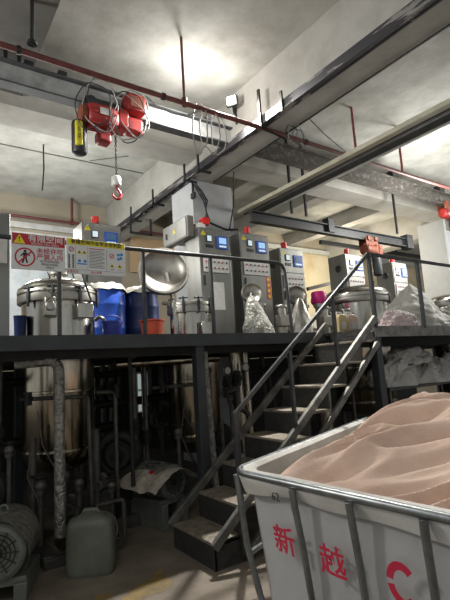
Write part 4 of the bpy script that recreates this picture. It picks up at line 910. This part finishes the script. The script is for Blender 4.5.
# canvas tub (outer, rounded corners) and lining
def ringat(k, z, rad=.14, n=6): return rrect([inset(p, k, z) for p in (P0, P1, P2, P3)], rad, n)
def skin(levels, seed, amp):
    rows = []
    for (k, z) in levels:
        r_ = ringat(k, z)
        rows.append(r_)
    # subdivide between corner arcs
    b = MB(); R2 = []
    for (k, z), r_ in zip(levels, rows):
        o_ = []
        for i in range(len(r_)):
            p, q = r_[i], r_[(i+1) % len(r_)]; m_ = max(1, int((q-p).length/.06)) if (q-p).length > .25 else 1
            m_ = 28 if (rows[0][i]-rows[0][(i+1) % len(r_)]).length > .25 else 1
            for j in range(m_):
                s_ = p.lerp(q, j/m_); d_ = (s_-cen); d_.z = 0; d_.normalize()
                s_ = s_ + d_*amp*noise.noise(Vector((s_.x*2.3, s_.y*2.3, z*2.0+seed)))
                o_.append(s_)
        R2.append(o_)
    n = len(R2[0]); vs = [p for r_ in R2 for p in r_]; fs = [(i*n+j, i*n+(j+1) % n, (i+1)*n+(j+1) % n, (i+1)*n+j) for i in range(len(R2)-1) for j in range(n)]
    return b.add(vs, fs), n, len(R2)
lev = [(.955 - .055*i/11, .955 - .735*i/11) for i in range(12)]
b, n, k = skin([(.975, .99)] + lev, 1, .012); b.f.append([(k-1)*n+j for j in range(n)]); b.m.append(0)
build('canvas_tub', b, 'canvas', cart)
b, n, k = skin([(.995, .985), (.985, 1.012), (.96, 1.018), (.93, 1.0), (.925, .93), (.915, .85), (.905, .75)], 4, .012); b.f.append([(k-1)*n+j for j in range(n)]); b.m.append(0)
build('canvas_lining', b, 'canvas_in', cart)
b, n, k = skin([(1.0, 1.0), (1.004, .985), (.996, .955), (.99, .93), (.982, .915)], 9, .02)
row = b.v[-n:]
for j in range(n): b.v[len(b.v)-n+j].z -= .035*noise.noise(Vector((row[j].x*2.5, row[j].y*2.5, 4))) + .01
build('folded_lip', b, 'canvas_in', cart)
# stencilled characters
for (ch, u, z, s_) in (('新', .208, .70, .15), ('越', .39, .68, .15)):
    c_ = side(u, -.02, z); xd = (side(u+.05, -.012, z) - side(u, -.012, z)); yd = (side(u, -.012, z+.05) - side(u, -.012, z))
    text('stencilled_character', ch, 'stencil', c_, xd, yd, s_, cart, .001, bold=.002)
xd.normalize(); yd.normalize(); c_ = side(.603, -.02, .70); b = MB(); nn_ = xd.cross(yd)*.001
def cpt(rx_, ry_, a): return c_ + xd*rx_*math.cos(a) + yd*ry_*math.sin(a)
for (a0, a1) in ((42, 172), (188, 262), (272, 312)):
    k_ = 12; vs = []
    for j in range(k_+1):
        a = math.radians(a0+(a1-a0)*j/k_); vs += [cpt(.038, .056, a)+nn_, cpt(.07, .09, a)+nn_]
    b.add(vs, [(2*j, 2*j+1, 2*j+3, 2*j+2) for j in range(k_)])
build('stencilled_character', b, 'stencil', cart, smooth=False, fix=False)['label'] = 'red stencilled letter C'
text('handwritten_number', '62', 'dark_grey', side(.2, -.016, .92), xd, yd, .06, cart, .001)

# heap of fabric in the cart
U = (P1-P0); V = (P3-P0)
def heap(u, v):
    # u along P0->P1 , v along P0->P3
    a = P0.lerp(P1, u); b_ = P3.lerp(P2, u); p = a.lerp(b_, v)
    e = min(1, max(0, min(u-.02, 1.0-u)*5.5)); e2 = min(1, max(0, min(v-.14, 1.0-v)*4.5))
    ed = math.sqrt(max(0, 1-(1-e)**2))*math.sqrt(max(0, 1-(1-e2)**2))
    w = Vector((p.x, p.y, 0))
    def bump(cx, cy, sx, sy, h): return h*math.exp(-((p.x-cx)/sx)**2-((p.y-cy)/sy)**2)
    h = .945 + .11*ed + bump(3.2, 2.0, .65, .55, .16)*ed + bump(3.0, 1.2, .8, .5, .12)*ed
    # long folds sweeping outward
    dirv = Vector((.86, -.51)); perp = Vector((.51, .86)); s_ = p.x*perp.x + p.y*perp.y; l_ = p.x*dirv.x + p.y*dirv.y
    wv = noise.noise(Vector((s_*1.2, l_*.7, 3)))*1.0
    f1 = math.sqrt(noise.noise(Vector((s_*3.0+wv, l_*.55, 0)))**2+.004); f2 = math.sqrt(noise.noise(Vector((s_*8+wv*2, l_*1.1, 7)))**2+.003); f3 = noise.noise(Vector((s_*19+wv*3, l_*2.6, 11)))
    ridge = (.5-abs(f1)*2.2)*.17 + (.5-abs(f2)*2.2)*.11 + f3*.028
    h += ridge*ed**1.4
    return Vector((p.x, p.y, h))
def fn(u, v): return heap(.04+.93*u, .15+.82*v)
b = MB().grid(fn, 230, 170)
o = build('fabric_heap', b, 'fabric', origin=(2.8, 1.8, .9)); tag(o, 'heap of dusty pink wet fabric piled in the cart', 'fabric')
